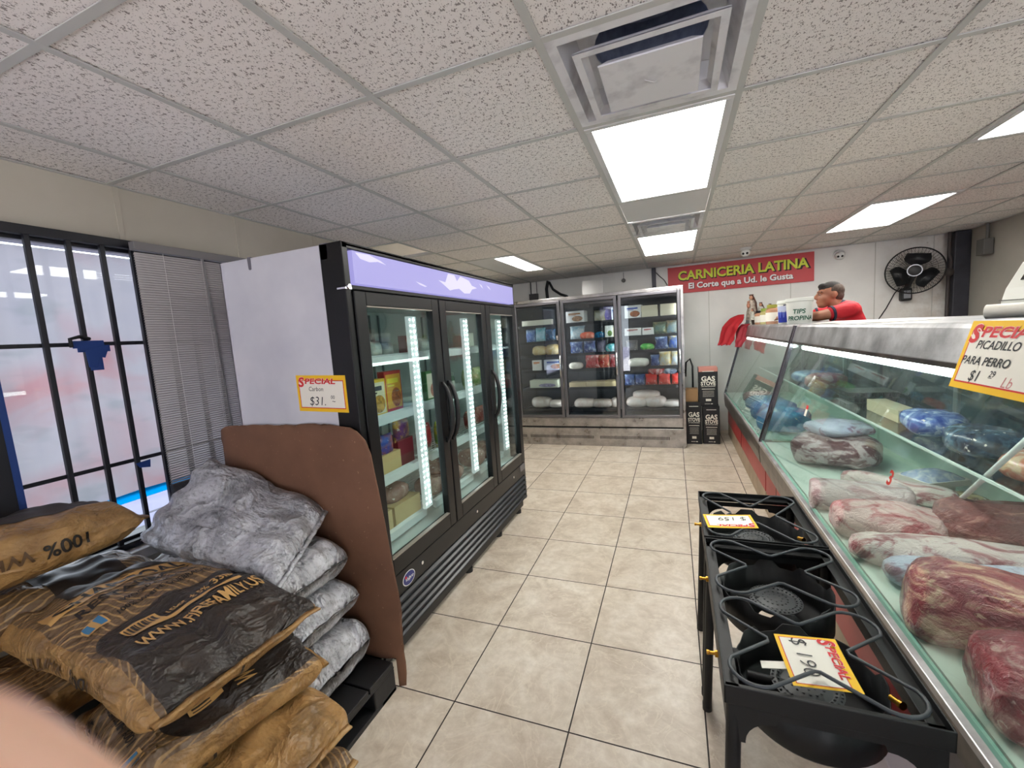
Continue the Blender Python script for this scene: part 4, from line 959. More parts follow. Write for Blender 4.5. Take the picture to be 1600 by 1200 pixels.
stock([
 ('top row, ' + RD, 1.70, [
   ('box', -.52, .02, (.20, .2, .15, (238, 236, 230), None, (190, 110, 60), (40, 80, 170)), 'white box with food picture', 'food_box', 'box'),
   ('box', -.315, .0, (.19, .2, .075, (218, 205, 176)), 'plain cream carton lower left', 'carton', 'carton'), ('box', -.315, .0, (.19, .2, .075, (214, 200, 170)), 'plain cream carton upper left', 'carton', 'carton', .077),
   ('box', -.09, .0, (.18, .2, .075, (220, 208, 180)), 'plain cream carton lower right', 'carton', 'carton'), ('box', -.09, .0, (.18, .2, .075, (216, 202, 172)), 'plain cream carton upper right', 'carton', 'carton', .077)]),
 ('second row, ' + RD, 1.47, [
   ('box', -.53, -.04, (.2, .12, .09, (236, 232, 224), None, None, (160, 60, 60)), 'white price-labelled carton leftmost', 'carton', 'carton'),
   ('box', -.34, -.05, (.13, .1, .085, (238, 234, 226), None, None, (190, 60, 60)), 'white red-labelled carton', 'carton', 'carton'),
   ('bag', -.20, .02, (.17, .09, .14, (90, 120, 110), (180, 170, 120)), 'green-brown food bag', 'food_bag', 'bag'), ('bag', -.04, .02, (.15, .09, .15, (120, 150, 160), (200, 170, 120)), 'blue-brown food bag', 'food_bag', 'bag')]),
 ('third row, ' + RD, 1.275, [
   ('bag', -.56, .03, (.15, .09, .12, (110, 110, 116), (170, 160, 150)), 'dull grey bag leftmost', 'food_bag', 'bag'), ('lump', -.36, -.0, (.17, .15, .08, (60, 170, 70), (150, 210, 110)), 'bright green vegetable pack', 'vegetable_pack', 'vegetables'),
   ('bag', -.18, .0, (.16, .1, .16, *DB), 'blue frozen food bag left', 'food_bag', 'bag'), ('bag', -.02, .0, (.15, .1, .165, (40, 90, 180), (220, 200, 140)), 'blue frozen food bag right', 'food_bag', 'bag')]),
 ('fourth row, ' + RD, 1.055, [
   ('lump', -.48, -.02, (.26, .18, .11, (226, 222, 205), (238, 232, 215)), 'white long tub', 'food_tub', 'tub'), ('bag', -.265, .0, (.11, .09, .13, *DB), 'small blue bag beside white tub', 'food_bag', 'bag'),
   ('bag', -.14, .0, (.15, .1, .19, (200, 205, 195), (230, 190, 90)), 'white-yellow potato bag left', 'food_bag', 'bag'), ('bag', .0, .0, (.14, .1, .19, (190, 205, 215), (235, 200, 110)), 'white-yellow potato bag right', 'food_bag', 'bag')]),
 ('fifth row, ' + RD, .80, [
   ('bag', -.60, .0, (.13, .12, .13, (24, 50, 110), (170, 190, 220)), 'navy frozen bag leftmost', 'food_bag', 'bag'), ('bag', -.47, .0, (.13, .12, .13, (28, 56, 120), (180, 200, 226)), 'navy frozen bag second', 'food_bag', 'bag'),
   ('bag', -.32, .0, (.15, .12, .13, (214, 50, 44), (240, 120, 100)), 'red frozen bag leftmost', 'food_bag', 'bag'), ('bag', -.16, .0, (.15, .12, .13, (220, 56, 48), (240, 130, 110)), 'red frozen bag middle', 'food_bag', 'bag'),
   ('bag', .0, .0, (.14, .12, .13, (222, 52, 46), (238, 110, 96)), 'red frozen bag rightmost', 'food_bag', 'bag'), ('lump', -.26, .05, (.2, .15, .12, (180, 44, 40), (225, 200, 190)), 'red frozen bag stacked on top', 'food_bag', 'bag', .13),
   ('lump', -.08, .05, (.18, .15, .09, (200, 205, 210), (40, 60, 90)), 'white-grey pack stacked on top', 'food_pack', 'pack', .13)]),
 ('bottom, ' + RD, .49, [
   ('lump', -.52, .1, (.3, .24, .13, (232, 214, 200), (240, 228, 214)), 'pale wrapped chicken leftmost', 'frozen_chicken', 'chicken'), ('lump', -.28, .1, (.28, .24, .14, (230, 210, 196), (242, 230, 218)), 'pale wrapped chicken middle', 'frozen_chicken', 'chicken'),
   ('lump', -.40, .12, (.34, .2, .12, (234, 214, 200), (240, 226, 212)), 'pale wrapped chicken on top of two', 'frozen_chicken', 'chicken', .12), ('lump', -.06, .08, (.24, .22, .09, (236, 224, 212), (244, 234, 224)), 'flat pale wrapped chicken rightmost', 'frozen_chicken', 'chicken')]),
 ('top row, ' + MD, 1.70, [
   ('box', -1.29, .0, (.24, .2, .14, (236, 232, 226), None, (200, 150, 110), (180, 120, 60)), 'white box with pastry picture', 'food_box', 'box'), ('bag', -.97, .0, (.15, .08, .13, (200, 196, 180), (170, 160, 120)), 'beige food bag', 'food_bag', 'bag'),
   ('bag', -.86, .05, (.13, .08, .17, (120, 110, 190), (200, 190, 230)), 'purple food bag', 'food_bag', 'bag'), ('box', -.765, .0, (.08, .1, .15, (220, 226, 236), None, None, (60, 110, 190)), 'white-blue narrow box', 'food_box', 'box')]),
 ('second row, ' + MD, 1.47, [
   ('bag', -1.29, .0, (.2, .1, .16, (216, 222, 220), (120, 170, 190)), 'white and blue bag leftmost', 'food_bag', 'bag'), ('lump', -1.15, -.03, (.18, .15, .09, (230, 90, 60), (240, 150, 120)), 'orange-red meat pack', 'meat_pack', 'meat'),
   ('lump', -.98, .0, (.13, .12, .08, (40, 140, 190), (30, 60, 90)), 'teal round pack', 'food_pack', 'pack'), ('box', -.85, .0, (.1, .1, .14, (222, 224, 214), None, (120, 160, 80)), 'white box with green picture', 'food_box', 'box'), ('box', -.765, .0, (.06, .1, .12, (226, 214, 180)), 'cream narrow box', 'food_box', 'box')]),
 ('third row, ' + MD, 1.275, [
   ('bag', -1.31, .0, (.17, .13, .15, *DB), 'dark blue ball-shaped bag left', 'food_bag', 'bag'), ('bag', -1.13, .0, (.16, .13, .15, *DB), 'dark blue ball-shaped bag right', 'food_bag', 'bag'),
   ('bag', -.97, .04, (.12, .1, .15, (150, 140, 160), (90, 90, 110)), 'grey bag beside teal bag', 'food_bag', 'bag'), ('lump', -.81, .0, (.2, .16, .11, (60, 180, 180), (200, 225, 225)), 'teal and white bag', 'food_bag', 'bag')]),
 ('fourth row, ' + MD, 1.055, [
   ('lump', -1.33, .0, (.19, .16, .09, (222, 214, 196), (236, 228, 214)), 'cream wrapped pack leftmost', 'food_pack', 'pack'), ('bag', -1.10, .0, (.19, .1, .18, *RB), 'red frozen bag leftmost', 'food_bag', 'bag'),
   ('bag', -.94, .02, (.15, .1, .17, (200, 50, 46), (230, 200, 150)), 'red frozen bag middle', 'food_bag', 'bag'), ('bag', -.80, .02, (.14, .1, .17, (150, 30, 36), (230, 220, 214)), 'dark red frozen bag rightmost', 'food_bag', 'bag')]),
 ('fifth row, ' + MD, .80, [
   ('box', -1.31, .0, (.22, .2, .06, (212, 190, 150)), 'flat tan carton leftmost', 'carton', 'carton'), ('box', -1.06, .0, (.24, .2, .065, (216, 196, 158)), 'flat tan carton middle', 'carton', 'carton'), ('box', -.83, .0, (.18, .2, .065, (220, 198, 150)), 'flat tan carton rightmost', 'carton', 'carton')]),
 ('bottom, ' + MD, .49, [
   ('lump', -1.25, .08, (.3, .24, .12, (226, 206, 190), (238, 224, 210)), 'pale wrapped chicken leftmost', 'frozen_chicken', 'chicken'), ('lump', -1.0, .08, (.3, .24, .11, (222, 202, 186), (236, 222, 208)), 'pale wrapped chicken middle', 'frozen_chicken', 'chicken'),
   ('lump', -.80, .1, (.16, .22, .13, (230, 212, 198), (240, 228, 214)), 'pale wrapped chicken rightmost', 'frozen_chicken', 'chicken')]),
 ('top row, ' + LD, 1.70, [('box', -1.86, -.03, (.42, .1, .07, (226, 220, 198)), 'long cream carton', 'carton', 'carton')]),
 ('second row, ' + LD, 1.47, [
   ('bag', -1.98, .0, (.14, .1, .16, (60, 90, 150), (180, 200, 220)), 'blue bag leftmost', 'food_bag', 'bag'), ('bag', -1.83, .0, (.15, .1, .18, (190, 210, 220), (90, 180, 190)), 'white and teal bag', 'food_bag', 'bag'),
   ('bag', -1.68, .0, (.14, .12, .15, (20, 50, 80), (70, 130, 170)), 'dark blue bag', 'food_bag', 'bag'), ('lump', -1.55, .0, (.1, .12, .08, (226, 196, 180), (236, 220, 206)), 'pale pink pack rightmost', 'meat_pack', 'meat')]),
 ('third row, ' + LD, 1.275, [
   ('lump', -1.86, .0, (.2, .2, .13, (214, 186, 130), (226, 206, 160)), 'tan bread bag left', 'bread_bag', 'bread'), ('lump', -1.66, .0, (.22, .2, .14, (216, 184, 110), (230, 210, 170)), 'tan bread bag right', 'bread_bag', 'bread')]),
 ('fourth row, ' + LD, 1.055, [
   ('box', -1.90, -.04, (.13, .05, .13, (240, 236, 224), None, None, (225, 130, 60)), 'white card with orange print', 'price_card', 'card'), ('box', -1.64, -.02, (.28, .1, .13, (226, 228, 236), None, (215, 140, 70), (60, 90, 170)), 'white box with breaded food picture', 'food_box', 'box')]),
 ('fifth row, ' + LD, .80, [('box', -1.80, .0, (.4, .2, .10, (220, 222, 196), None, (180, 170, 200)), 'long pale green carton', 'carton', 'carton')]),
 ('bottom, ' + LD, .49, [
   ('lump', -1.9, .1, (.3, .24, .15, (216, 200, 184), (232, 220, 206)), 'pale wrapped chicken left', 'frozen_chicken', 'chicken'), ('lump', -1.66, .08, (.22, .22, .11, (232, 216, 200), (242, 230, 218)), 'pale wrapped chicken right', 'frozen_chicken', 'chicken')]),
], xf, 0, 'freezer', G)
# ---------------- boxed stoves on the floor by the freezer
def stove_box(x0, x1, y0, y1, z0, z1, label, top=None, word='GAS'):
    t = thing('stove_box', label, 'box', ((x0 + x1) / 2, (y0 + y1) / 2, z0), 'boxed gas stoves')
    m = MB(); m.box(x0, x1, y0, y1, z0, z1, 0)
    if top: m.box(x0 + .001, x1 - .001, y0 - .001, y1 - .002, z1 - .001, z1 + .004, 1); m.quad((x0, y0 - .0008, z1 - .05), (x1, y0 - .0008, z1 - .05), (x1, y0 - .0008, z1), (x0, y0 - .0008, z1), 1)
    m.build('carton', [M('black carton', srgb(26, 26, 30), .5), M('pinkish carton top', srgb(196, 130, 118), .6)], t, .003)
    m = MB(); u, v = (1, 0, 0), (0, 0, 1); h = z1 - z0; w = x1 - x0; c = (x0 + x1) / 2; y = y0 - .0005
    m.text('GAS', (c, y, z0 + h * .66), u, v, .085, 0, 'CENTER', .035, 0, .001, w * .72)
    m.text('STOVE', (c, y, z0 + h * .55), u, v, .065, 0, 'CENTER', .035, 0, .001, w * .78)
    m.text('CAST IRON ONE BURNER', (c, y, z0 + h * .505), u, v, .022, 0, 'CENTER', .01, 0, .001, w * .74)
    q = lambda a, b, p, s: m.quad((x0 + w * a, y - .001, z0 + h * p), (x0 + w * b, y - .001, z0 + h * p), (x0 + w * b, y - .001, z0 + h * s), (x0 + w * a, y - .001, z0 + h * s))
    q(.16, .84, .44, .455)
    for k in range(5): q(.2, .8, .39 - .035 * k, .396 - .035 * k)
    q(.36, .64, .13, .19); q(.62, .72, .05, .07); q(.3, .58, .055, .065); q(.2, .8, .9, .915)
    m.build('printing', PAPER, t)
stove_box(.10, .285, 5.95, 6.2, 0, .555, 'black gas stove box on the floor, touching the steel freezer\'s side')
stove_box(.305, .50, 5.97, 6.22, 0, .50, 'black gas stove box on the floor, lower one nearest the meat counter')
stove_box(.26, .485, 5.985, 6.2, .501, 1.0, 'black gas stove box with pink top, stacked above two others', True)
m = MB(); m.box(.10, .25, 6.0, 6.2, .556, .72); m.quad((.11, 5.999, .6), (.24, 5.999, .6), (.24, 5.999, .604), (.11, 5.999, .604))
tag(m.build('carton', M('kraft carton', srgb(170, 132, 92), .7), None, .003), 'small brown carton on the stove box beside the steel freezer', 'carton')
m = MB(); m.tube([(.2, 6.3, .012), (.2, 6.3, 1.0), (.17, 6.32, 1.1), (.12, 6.35, 1.05), (.11, 6.4, .85)], .012, 8)
tag(m.build('hose', BLACKP, None, 0, 180), 'black hose end sticking up behind the stacked gas stove boxes', 'hose')
# ================================================================== GLASS MEAT CASES
KX = .2633
SX = lambda z: .62 + (z - .61) * KX           # the slanted front: x at height z
SN = V(-1, 0, KX).normalized()               # its outward normal
SUP = V(KX, 0, 1).normalized()
CASEGLASS = glass_mat('greenish case glass', (.93, .975, .955, 1), .055, 0, .02)
EDGE = M('green glass edge', srgb(150, 205, 185), .25)
BUMPER = M('dark worn bumper', srgb(62, 60, 58), .28, .6, (8, srgb(112, 104, 96)))
REDPANEL = M('red case panel', srgb(176, 60, 60), .4, 0, (4, srgb(160, 48, 52)))
BEIGE = M('beige kick panel', srgb(176, 158, 134), .5, 0, (6, srgb(150, 130, 108)))
MINT = M('pale mint display deck', srgb(214, 232, 222), .35, 0, (5, srgb(198, 220, 208)))
TUBE = emis('case lamp tube', (.93, 1, .98, 1), 11.0)
DARKG = M('dark sliding glass doors', srgb(28, 38, 40), .12, 0, (3, srgb(60, 84, 88)), spec=.5)
ENDG = glass_mat('end glass', (.93, .97, .95, 1), .05)
SHELFG = glass_mat('shelf glass', (.90, .96, .94, 1), .06)
def meat_case(y0, y1, label, seams):
    t = thing('meat_display_case', label, 'display case', (1.0, (y0 + y1) / 2, 0), 'glass meat cases')
    m = MB(); m.box(.65, 1.40, y0, y1, 0, .175); m.build('kick_panel', BEIGE, t, .006)
    m = MB(); m.box(.648, .70, y0, y1, .176, .362); fp = m.build('front_panel', REDPANEL, t, .003)
    m = MB(); m.box(.646, .70, y0, y1, .364, .392); m.build('cream_trim', M('cream trim', srgb(205, 178, 150), .45), t, .002)
    for y in seams:
        m = MB(); m.box(.6465, .6485, y - .006, y + .006, .178, .36); m.build('panel_joint', BLACKP, fp)
    m = MB(); m.prism([(.642, .395), (.612, .415), (.602, .50), (.603, .585), (.66, .60), (.70, .60), (.70, .395)], (0, y0, 0), (1, 0, 0), (0, 0, 1), (0, y1 - y0, 0)); m.build('bumper', BUMPER, t, .006)
    m = MB(); m.prism([(.600, .568), (.596, .598), (.632, .602), (.64, .58)], (0, y0, 0), (1, 0, 0), (0, 0, 1), (0, y1 - y0, 0)); m.build('chrome_lip', STEEL_Y, t, .003)
    # body around the display well
    m = MB(); m.box(.70, 1.40, y0, y1, .176, .59, 1); m.box(.64, 1.38, y0 + .03, y1 - .03, .59, .602, 0)
    m.box(1.37, 1.40, y0, y1, .60, .74, 0); m.box(1.37, 1.40, y0, y1, 1.34, 1.50, 0)
    m.build('display_well', [MINT, BEIGE], t)
    m = MB(); m.box(1.375, 1.39, y0 + .03, y1 - .03, .74, 1.34); m.build('rear_sliding_door', DARKG, t)
    m = MB()
    for k in range(1, 4):
        y = y0 + (y1 - y0) * k / 4; m.box(1.36, 1.375, y - .02, y + .02, .74, 1.34)
    m.build('door_stile', M('dull metal stile', srgb(96, 108, 108), .4, .6), t, .002)
    for y in (y0 + .015, y1 - .015):
        m = MB(); m.prism([(SX(.60) + .01, .60), (SX(1.50) + .006, 1.50), (1.38, 1.50), (1.38, .60)], (0, y - .005, 0), (1, 0, 0), (0, 0, 1), (0, .01, 0)); m.build('end_pane', ENDG, t)
    # slanted glass and its green lower edge
    m = MB(); za, zb = .606, 1.395
    m.prism([(SX(za), za), (SX(zb), zb), (SX(zb) + .006, zb), (SX(za) + .006, za)], (0, y0 + .012, 0), (1, 0, 0), (0, 0, 1), (0, y1 - y0 - .024, 0)); gp = m.build('front_glass', CASEGLASS, t)
    m = MB(); m.prism([(SX(.598) - .001, .598), (SX(.612) - .001, .612), (SX(.612) + .007, .612), (SX(.598) + .007, .598)], (0, y0 + .012, 0), (1, 0, 0), (0, 0, 1), (0, y1 - y0 - .024, 0)); m.build('glass_edge', EDGE, gp)
    XD = 1.42 if y0 < 1 else 1.32
    m = MB(); m.prism([(SX(1.385) - .004, 1.385), (SX(1.495) - .004, 1.495), (SX(1.51) + .004, 1.512), (XD, 1.512), (XD, 1.49), (.90, 1.49), (SX(1.385) + .03, 1.392)], (0, y0, 0), (1, 0, 0), (0, 0, 1), (0, y1 - y0, 0)); m.build('steel_top', STEEL_Y, t, .004)
    m = MB(); m.prism([(SX(1.368), 1.368), (SX(1.386) - .006, 1.386), (SX(1.386) + .02, 1.386), (SX(1.368) + .015, 1.366)], (0, y0, 0), (1, 0, 0), (0, 0, 1), (0, y1 - y0, 0)); m.build('dark_gasket', BUMPER, t)
    # end posts along the slope
    for y in (y0 + .008, y1 - .008):
        m = MB(); P = []
        for z in (.585, 1.505): P.append((SX(z) - .014, z))
        m.prism([P[0], P[1], (P[1][0] + .03, P[1][1]), (P[0][0] + .03, P[0][1])], (0, y - .009, 0), (1, 0, 0), (0, 0, 1), (0, .018, 0)); m.build('end_post', M('dark chrome post', srgb(120, 116, 124), .15, 1), t, .003)
    # lamp under the top, glass shelf on brackets
    m = MB(); m.box(.86, .95, y0 + .1, y1 - .1, 1.375, 1.40); lf = m.build('lamp_fixture', WHITEP, t)
    m = MB(); m.cyl((.872, y0 + .14, 1.345), (.872, y1 - .14, 1.345), .019, n=12); m.build('lamp_tube', TUBE, lf, 0, 40)
    m = MB(); m.box(1.03, 1.36, y0 + .04, y1 - .04, .935, .941); sh = m.build('glass_shelf', SHELFG, t)
    m = MB(); m.box(1.026, 1.031, y0 + .04, y1 - .04, .933, .944); m.build('shelf_edge', M('bright shelf edge', srgb(220, 236, 228), .3), sh)
    for k in range(4):
        y = y0 + .3 + (y1 - y0 - .6) * k / 3; m = MB(); m.box(1.08, 1.37, y - .004, y + .004, .91, .933); m.build('shelf_bracket', M('dull metal stile', srgb(96, 108, 108), .4, .6), t)
    return t
meat_case(.15, 3.805, 'slant-glass steel-topped meat case nearest the camera, full of wrapped meat', (1.1, 3.43))
meat_case(3.835, 6.50, 'slant-glass meat case farther off, under the tips bucket and jars', (5.2,))
m = MB(); o = V(SX(1.0) - .003, 2.04, .96); 
# numeral and tag stuck to the near glass
for (y, z, l) in ((2.34, .905, None),):
    pass
def on_glass(y, z, d=.004): return V(SX(z), y, z) + SN * d
m = MB(); m.text('3', on_glass(1.87, .94, .002), (0, -1, 0), SUP, .075, 0, 'CENTER', .03, 0, .001)
tag(m.build('number_decal', M('red decal', srgb(205, 60, 50), .5)), 'red number 3 stuck on the near meat case\'s slanted glass', 'decal')
m = MB(); a = on_glass(2.98, 1.0, .003)
m.prism([(-.018, -.03), (.018, -.03), (.018, .012), (-.018, .012)], a, (0, -1, 0), SUP, SN * .001, 0); m.prism([(-.018, .012), (.018, .012), (.018, .035), (-.018, .035)], a, (0, -1, 0), SUP, SN * .001, 1)
tag(m.build('price_tag', [PAPER, REDP]), 'tiny red and white tag on the near meat case\'s glass, left of the red 3', 'tag')
price_sign(on_glass(1.55, 1.415, .012), (0, -1, 0), SUP, .345, .205,
           [('PICADILLO', -.33, .10, .17, 0, .012, .2), ('PARA PERRO', -.45, -.13, .17, 0, .012, .2), ('$1', -.28, -.36, .22, 0, .008, .2), ('29', -.05, -.27, .12, 0, .01, .1), ('_', -.05, -.27, .14, 0, .01, 0), ('Lb', .12, -.38, .2, 1, -.005, .25)],
           'SPECIAL PICADILLO PARA PERRO price card on the meat case\'s slanted front', curl=.004)
# ---------------- meat
def meat_mat(name, red, fat, amt):
    if name in _mats: return _mats[name]
    m, t, b = nt(name); v = coords(t, (1, 1.6, 1.6)); n = noise_tex(t, v, 7, 5, .6, 1.2); n2 = noise_tex(t, coords(t, (2, 6, 6)), 9, 4, .6, 1.5)
    c = ramp(t, n, [(.5 - amt, srgb(*fat)), (.56 - amt, srgb(*[int((a + q) / 2) for a, q in zip(red, fat)])), (.62 - amt, srgb(*red)), (.85, srgb(*[int(q * .72) for q in red]))])
    c = mixc(t, ramp(t, n2, [(.6, (0, 0, 0)), (.66, (.7, .7, .7))]), c, srgb(*fat))
    t.links.new(c, b.inputs['Base Color']); b.inputs['Roughness'].default_value = .45
    b.inputs['Coat Weight'].default_value = 1.; b.inputs['Coat Roughness'].default_value = .12
    w = ridge(t, noise_tex(t, coords(t, (1, 2.2, 1.2)), 13, 5, .6, 1.4)); w2 = ridge(t, noise_tex(t, coords(t, (2, 1, 1)), 42, 3, .6, 1.2))
    h = mth(t, 'ADD', mth(t, 'POWER', w, 3.), mth(t, 'MULTIPLY', w2, .45)); bump(t, b, h, .5, .012)
    cb = nd(t, 'ShaderNodeBump'); cb.inputs['Strength'].default_value = 1; cb.inputs['Distance'].default_value = .022
    t.links.new(h, cb.inputs['Height']); t.links.new(cb.outputs[0], b.inputs['Coat Normal'])
    _mats[name] = m; return m
MT = dict(pale=meat_mat('pale vacuum packed slab', (186, 150, 150), (222, 206, 204), .04), red=meat_mat('wrapped red meat', (146, 36, 48), (214, 160, 152), .10),
          pink=meat_mat('wrapped pink meat', (186, 92, 96), (230, 196, 190), .03), dark=meat_mat('wrapped dark meat', (128, 60, 56), (184, 128, 116), .12),
          roll=meat_mat('wrapped meat roll', (160, 82, 88), (230, 212, 206), .02), blue=meat_mat('blue printed meat wrap', (150, 110, 130), (206, 212, 232), -.02),
          fat=meat_mat('red meat with fat cap', (146, 44, 56), (222, 180, 150), .09), bone=meat_mat('pale bone end', (150, 148, 140), (196, 194, 184), .0),
          bag=meat_mat('dark meat in clear bag', (100, 46, 52), (196, 180, 180), .05))
FATCAP = M('yellow fat', srgb(222, 188, 138), .4, coat=.6, bmp=(40, .4, .004))
def meat(cx, cy, L, w, h, yaw, kind, label, z=.603, name='wrapped_meat', p=.6, flat=.42, pitch=0, fatcap=False):
    m = MB(); n, k = 40, 26; sd = random.random() * 90; vs = []
    e = lambda c, q: math.copysign(abs(c) ** q, c)
    for i in range(k + 1):
        th = math.pi * i / k
        for j in range(n):
            a = 2 * math.pi * j / n; r = abs(math.sin(th)) ** p
            q = V(L / 2 * e(-math.cos(th), p), w / 2 * r * e(math.cos(a), .85), h / 2 * r * e(math.sin(a), .85))
            d = 1 + .30 * noise.noise(V(q.x * 5 + sd, q.y * 6, q.z * 6)) * 1 + .12 * noise.noise(V(q.x * 14, q.y * 16 + sd, q.z * 16)) + .035 * noise.noise(V(q.x * 50, q.y * 60 + sd, q.z * 60))
            q = V(q.x * (1 + (d - 1) * .3), q.y * d, q.z * d); vs.append(V(q.x, q.y, max(q.z, -h * flat) + h * flat))
    lo = min(v.z for v in vs); vs = [v - V(0, 0, lo) for v in vs]
    m.add(vs, [(i * n + j, i * n + (j + 1) % n, (i + 1) * n + (j + 1) % n, (i + 1) * n + j) for i in range(k) for j in range(n)])
    o = place(m, name, MT[kind], (cx, cy, z), math.radians(yaw), 180)
    return tag(o, label, 'meat', 'wrapped meats in the near case')
meat(.82, 2.48, .40, .20, .15, -8, 'pale', 'pale grey slab of vacuum-packed meat, nearest the stove beyond the price cards', p=.3)
meat(1.04, 2.68, .46, .12, .11, -38, 'roll', 'thin dark-tipped meat roll lying behind the pale grey slab')
meat(.82, 2.17, .38, .25, .17, -8, 'pink', 'pink wrapped meat with white fat, just in front of the pale slab')
meat(1.19, 2.17, .42, .36, .20, -20, 'dark', 'large dark brown wrapped meat under the slanting white bar')
meat(.96, 1.93, .66, .16, .13, -6, 'roll', 'long pale meat roll lying crosswise in the middle of the near case')
meat(1.00, 1.77, .64, .15, .11, -6, 'blue', 'long pack in blue-printed white wrap behind the red fat-striped meat')
fm = meat(.84, 1.54, .40, .28, .22, -14, 'fat', 'big red meat chunk with yellow fat stripe near the slanted glass', p=.45)
meat(1.2, 1.56, .36, .28, .18, -10, 'roll', 'white-streaked wrapped meat right of the fat-striped red chunk')
meat(.86, 1.21, .42, .28, .23, -10, 'red', 'deep red wrapped meat nearest the camera by the slanted glass', p=.5)
meat(1.23, 1.24, .32, .30, .18, 12, 'dark', 'dark wrapped meat at the right photo edge behind the deep red piece')
meat(.82, .93, .26, .17, .16, 20, 'bone', 'pale bone-ended meat piece at the photo\'s lower right corner')
meat(.96, 3.28, .46, .40, .20, -20, 'bag', 'big dark bagged meat alone at the near case\'s far end')
meat(1.0, 3.36, .36, .28, .09, 10, 'blue', 'blue-white wrapped pack on top of the big dark bagged meat', z=.775)
# foam trays behind
for (x, y, zz, yw, ca, cb_, l) in ((1.20, 2.86, .603, 20, (150, 165, 200), (206, 210, 216), 'blue-white wrapped tray at the back, left of two beside the meat roll'), (1.27, 2.62, .603, 15, (196, 176, 130), (120, 90, 80), 'tan wrapped tray at the back, right of two beside the meat roll'),
                                   (1.23, 2.78, .665, 25, (160, 172, 204), (214, 214, 220), 'blue-white wrapped tray stacked on two others at the back')):
    mm, mats, bv, sm = g_tray(.24, .18, .062, ca, cb_); tag(place(mm, 'meat_tray', mats, (x, y, zz), math.radians(yw), sm), l, 'meat', 'foam trays in the near case')
# egg-crate trays and packs on the glass shelf
def crate(x, y, z, label):
    m = MB()
    for i in range(6):
        for j in range(5): m.lathe([(.014, 0), (.02, .03), (.023, .032)], (x - .11 + .045 * i, y - .09 + .045 * j, z), 10)
    m.box(x - .135, x + .135, y - .115, y + .115, z + .028, z + .033)
    tag(m.build('egg_tray', M('dark green egg tray', srgb(24, 44, 36), .35), None, 0, 30), label, 'egg tray', 'egg trays on the shelf')
crate(1.19, 3.50, .942, 'dark green egg tray on the glass shelf, bottom of the pile'); crate(1.19, 3.50, .978, 'dark green egg tray on the glass shelf, middle of the pile'); crate(1.19, 3.50, 1.014, 'dark green egg tray on the glass shelf, top of the pile')
for (kind, x, y, args, l, cat, yw, dz) in (
    ('box', 1.19, 3.14, (.42, .10, .07, (206, 196, 160)), 'long cream carton lying on the glass shelf behind the egg trays', 'carton', 90, 0),
    ('lump', 1.2, 2.72, (.34, .24, .12, (40, 70, 150), (170, 190, 220)), 'blue plastic pack on the glass shelf beside the cream carton', 'food pack', 80, 0),
    ('lump', 1.2, 2.34, (.30, .24, .12, (30, 40, 60), (90, 120, 140)), 'dark blue plastic pack on the glass shelf above the tan tray', 'food pack', 80, 0),
    ('lump', 1.2, 1.98, (.3, .24, .1, (170, 90, 70), (200, 180, 150)), 'reddish food pack on the glass shelf above the large dark meat', 'food pack', 85, 0),
    ('lump', 1.2, 1.62, (.3, .24, .12, (50, 130, 170), (200, 190, 170)), 'sky blue food pack on the glass shelf behind the price card', 'food pack', 85, 0)):
    mm, mats, bv, sm = dict(box=g_box, lump=g_lump)[kind](*args); tag(place(mm, 'food_pack' if kind == 'lump' else 'carton', mats, (x, y, .942 + dz), math.radians(yw), sm, bv), l, cat)
for (x, y, args, l, z) in ((.86, 4.25, (.40, .42, .2, (40, 130, 200), (90, 190, 235)), 'bright blue bag of food in the far meat case beside the joint', .603), (.86, 4.72, (.40, .42, .2, (50, 110, 180), (120, 180, 215)), 'bright blue bag of food in the far meat case, second from joint', .603),
                           (.88, 5.2, (.38, .4, .16, (60, 120, 160), (150, 180, 190)), 'greyish blue food bag in the far meat case, third from joint', .603), (.9, 5.65, (.36, .36, .14, (150, 110, 110), (190, 175, 170)), 'dull pink meat pack in the far meat case\'s far end', .603),
                           (1.2, 4.4, (.3, .26, .14, (150, 60, 56), (200, 170, 160)), 'red food pack on the far case\'s glass shelf, left of two', .942), (1.2, 4.8, (.3, .3, .12, (60, 110, 170), (180, 200, 210)), 'blue food pack on the far case\'s glass shelf, right of two', .942)):
    mm, mats, bv, sm = g_lump(*args); tag(place(mm, 'food_bag', mats, (x, y, z), random.uniform(-.3, .3), sm), l, 'food bag', 'packs in the far case')
m = MB(); m.cyl((1.085, 2.27, .735), (1.03, 1.78, 1.16), .009, n=10); m.cyl((1.085, 2.27, .735), (1.09, 2.30, .71), .011, .006, n=10)  # white diagonal bar, built as a solid cylinder
tag(m.build('white_bar', M('plain white bar', srgb(226, 234, 230), .3), None, 0, 40), 'slim white bar slanting above the large dark meat in the near case', 'rod')
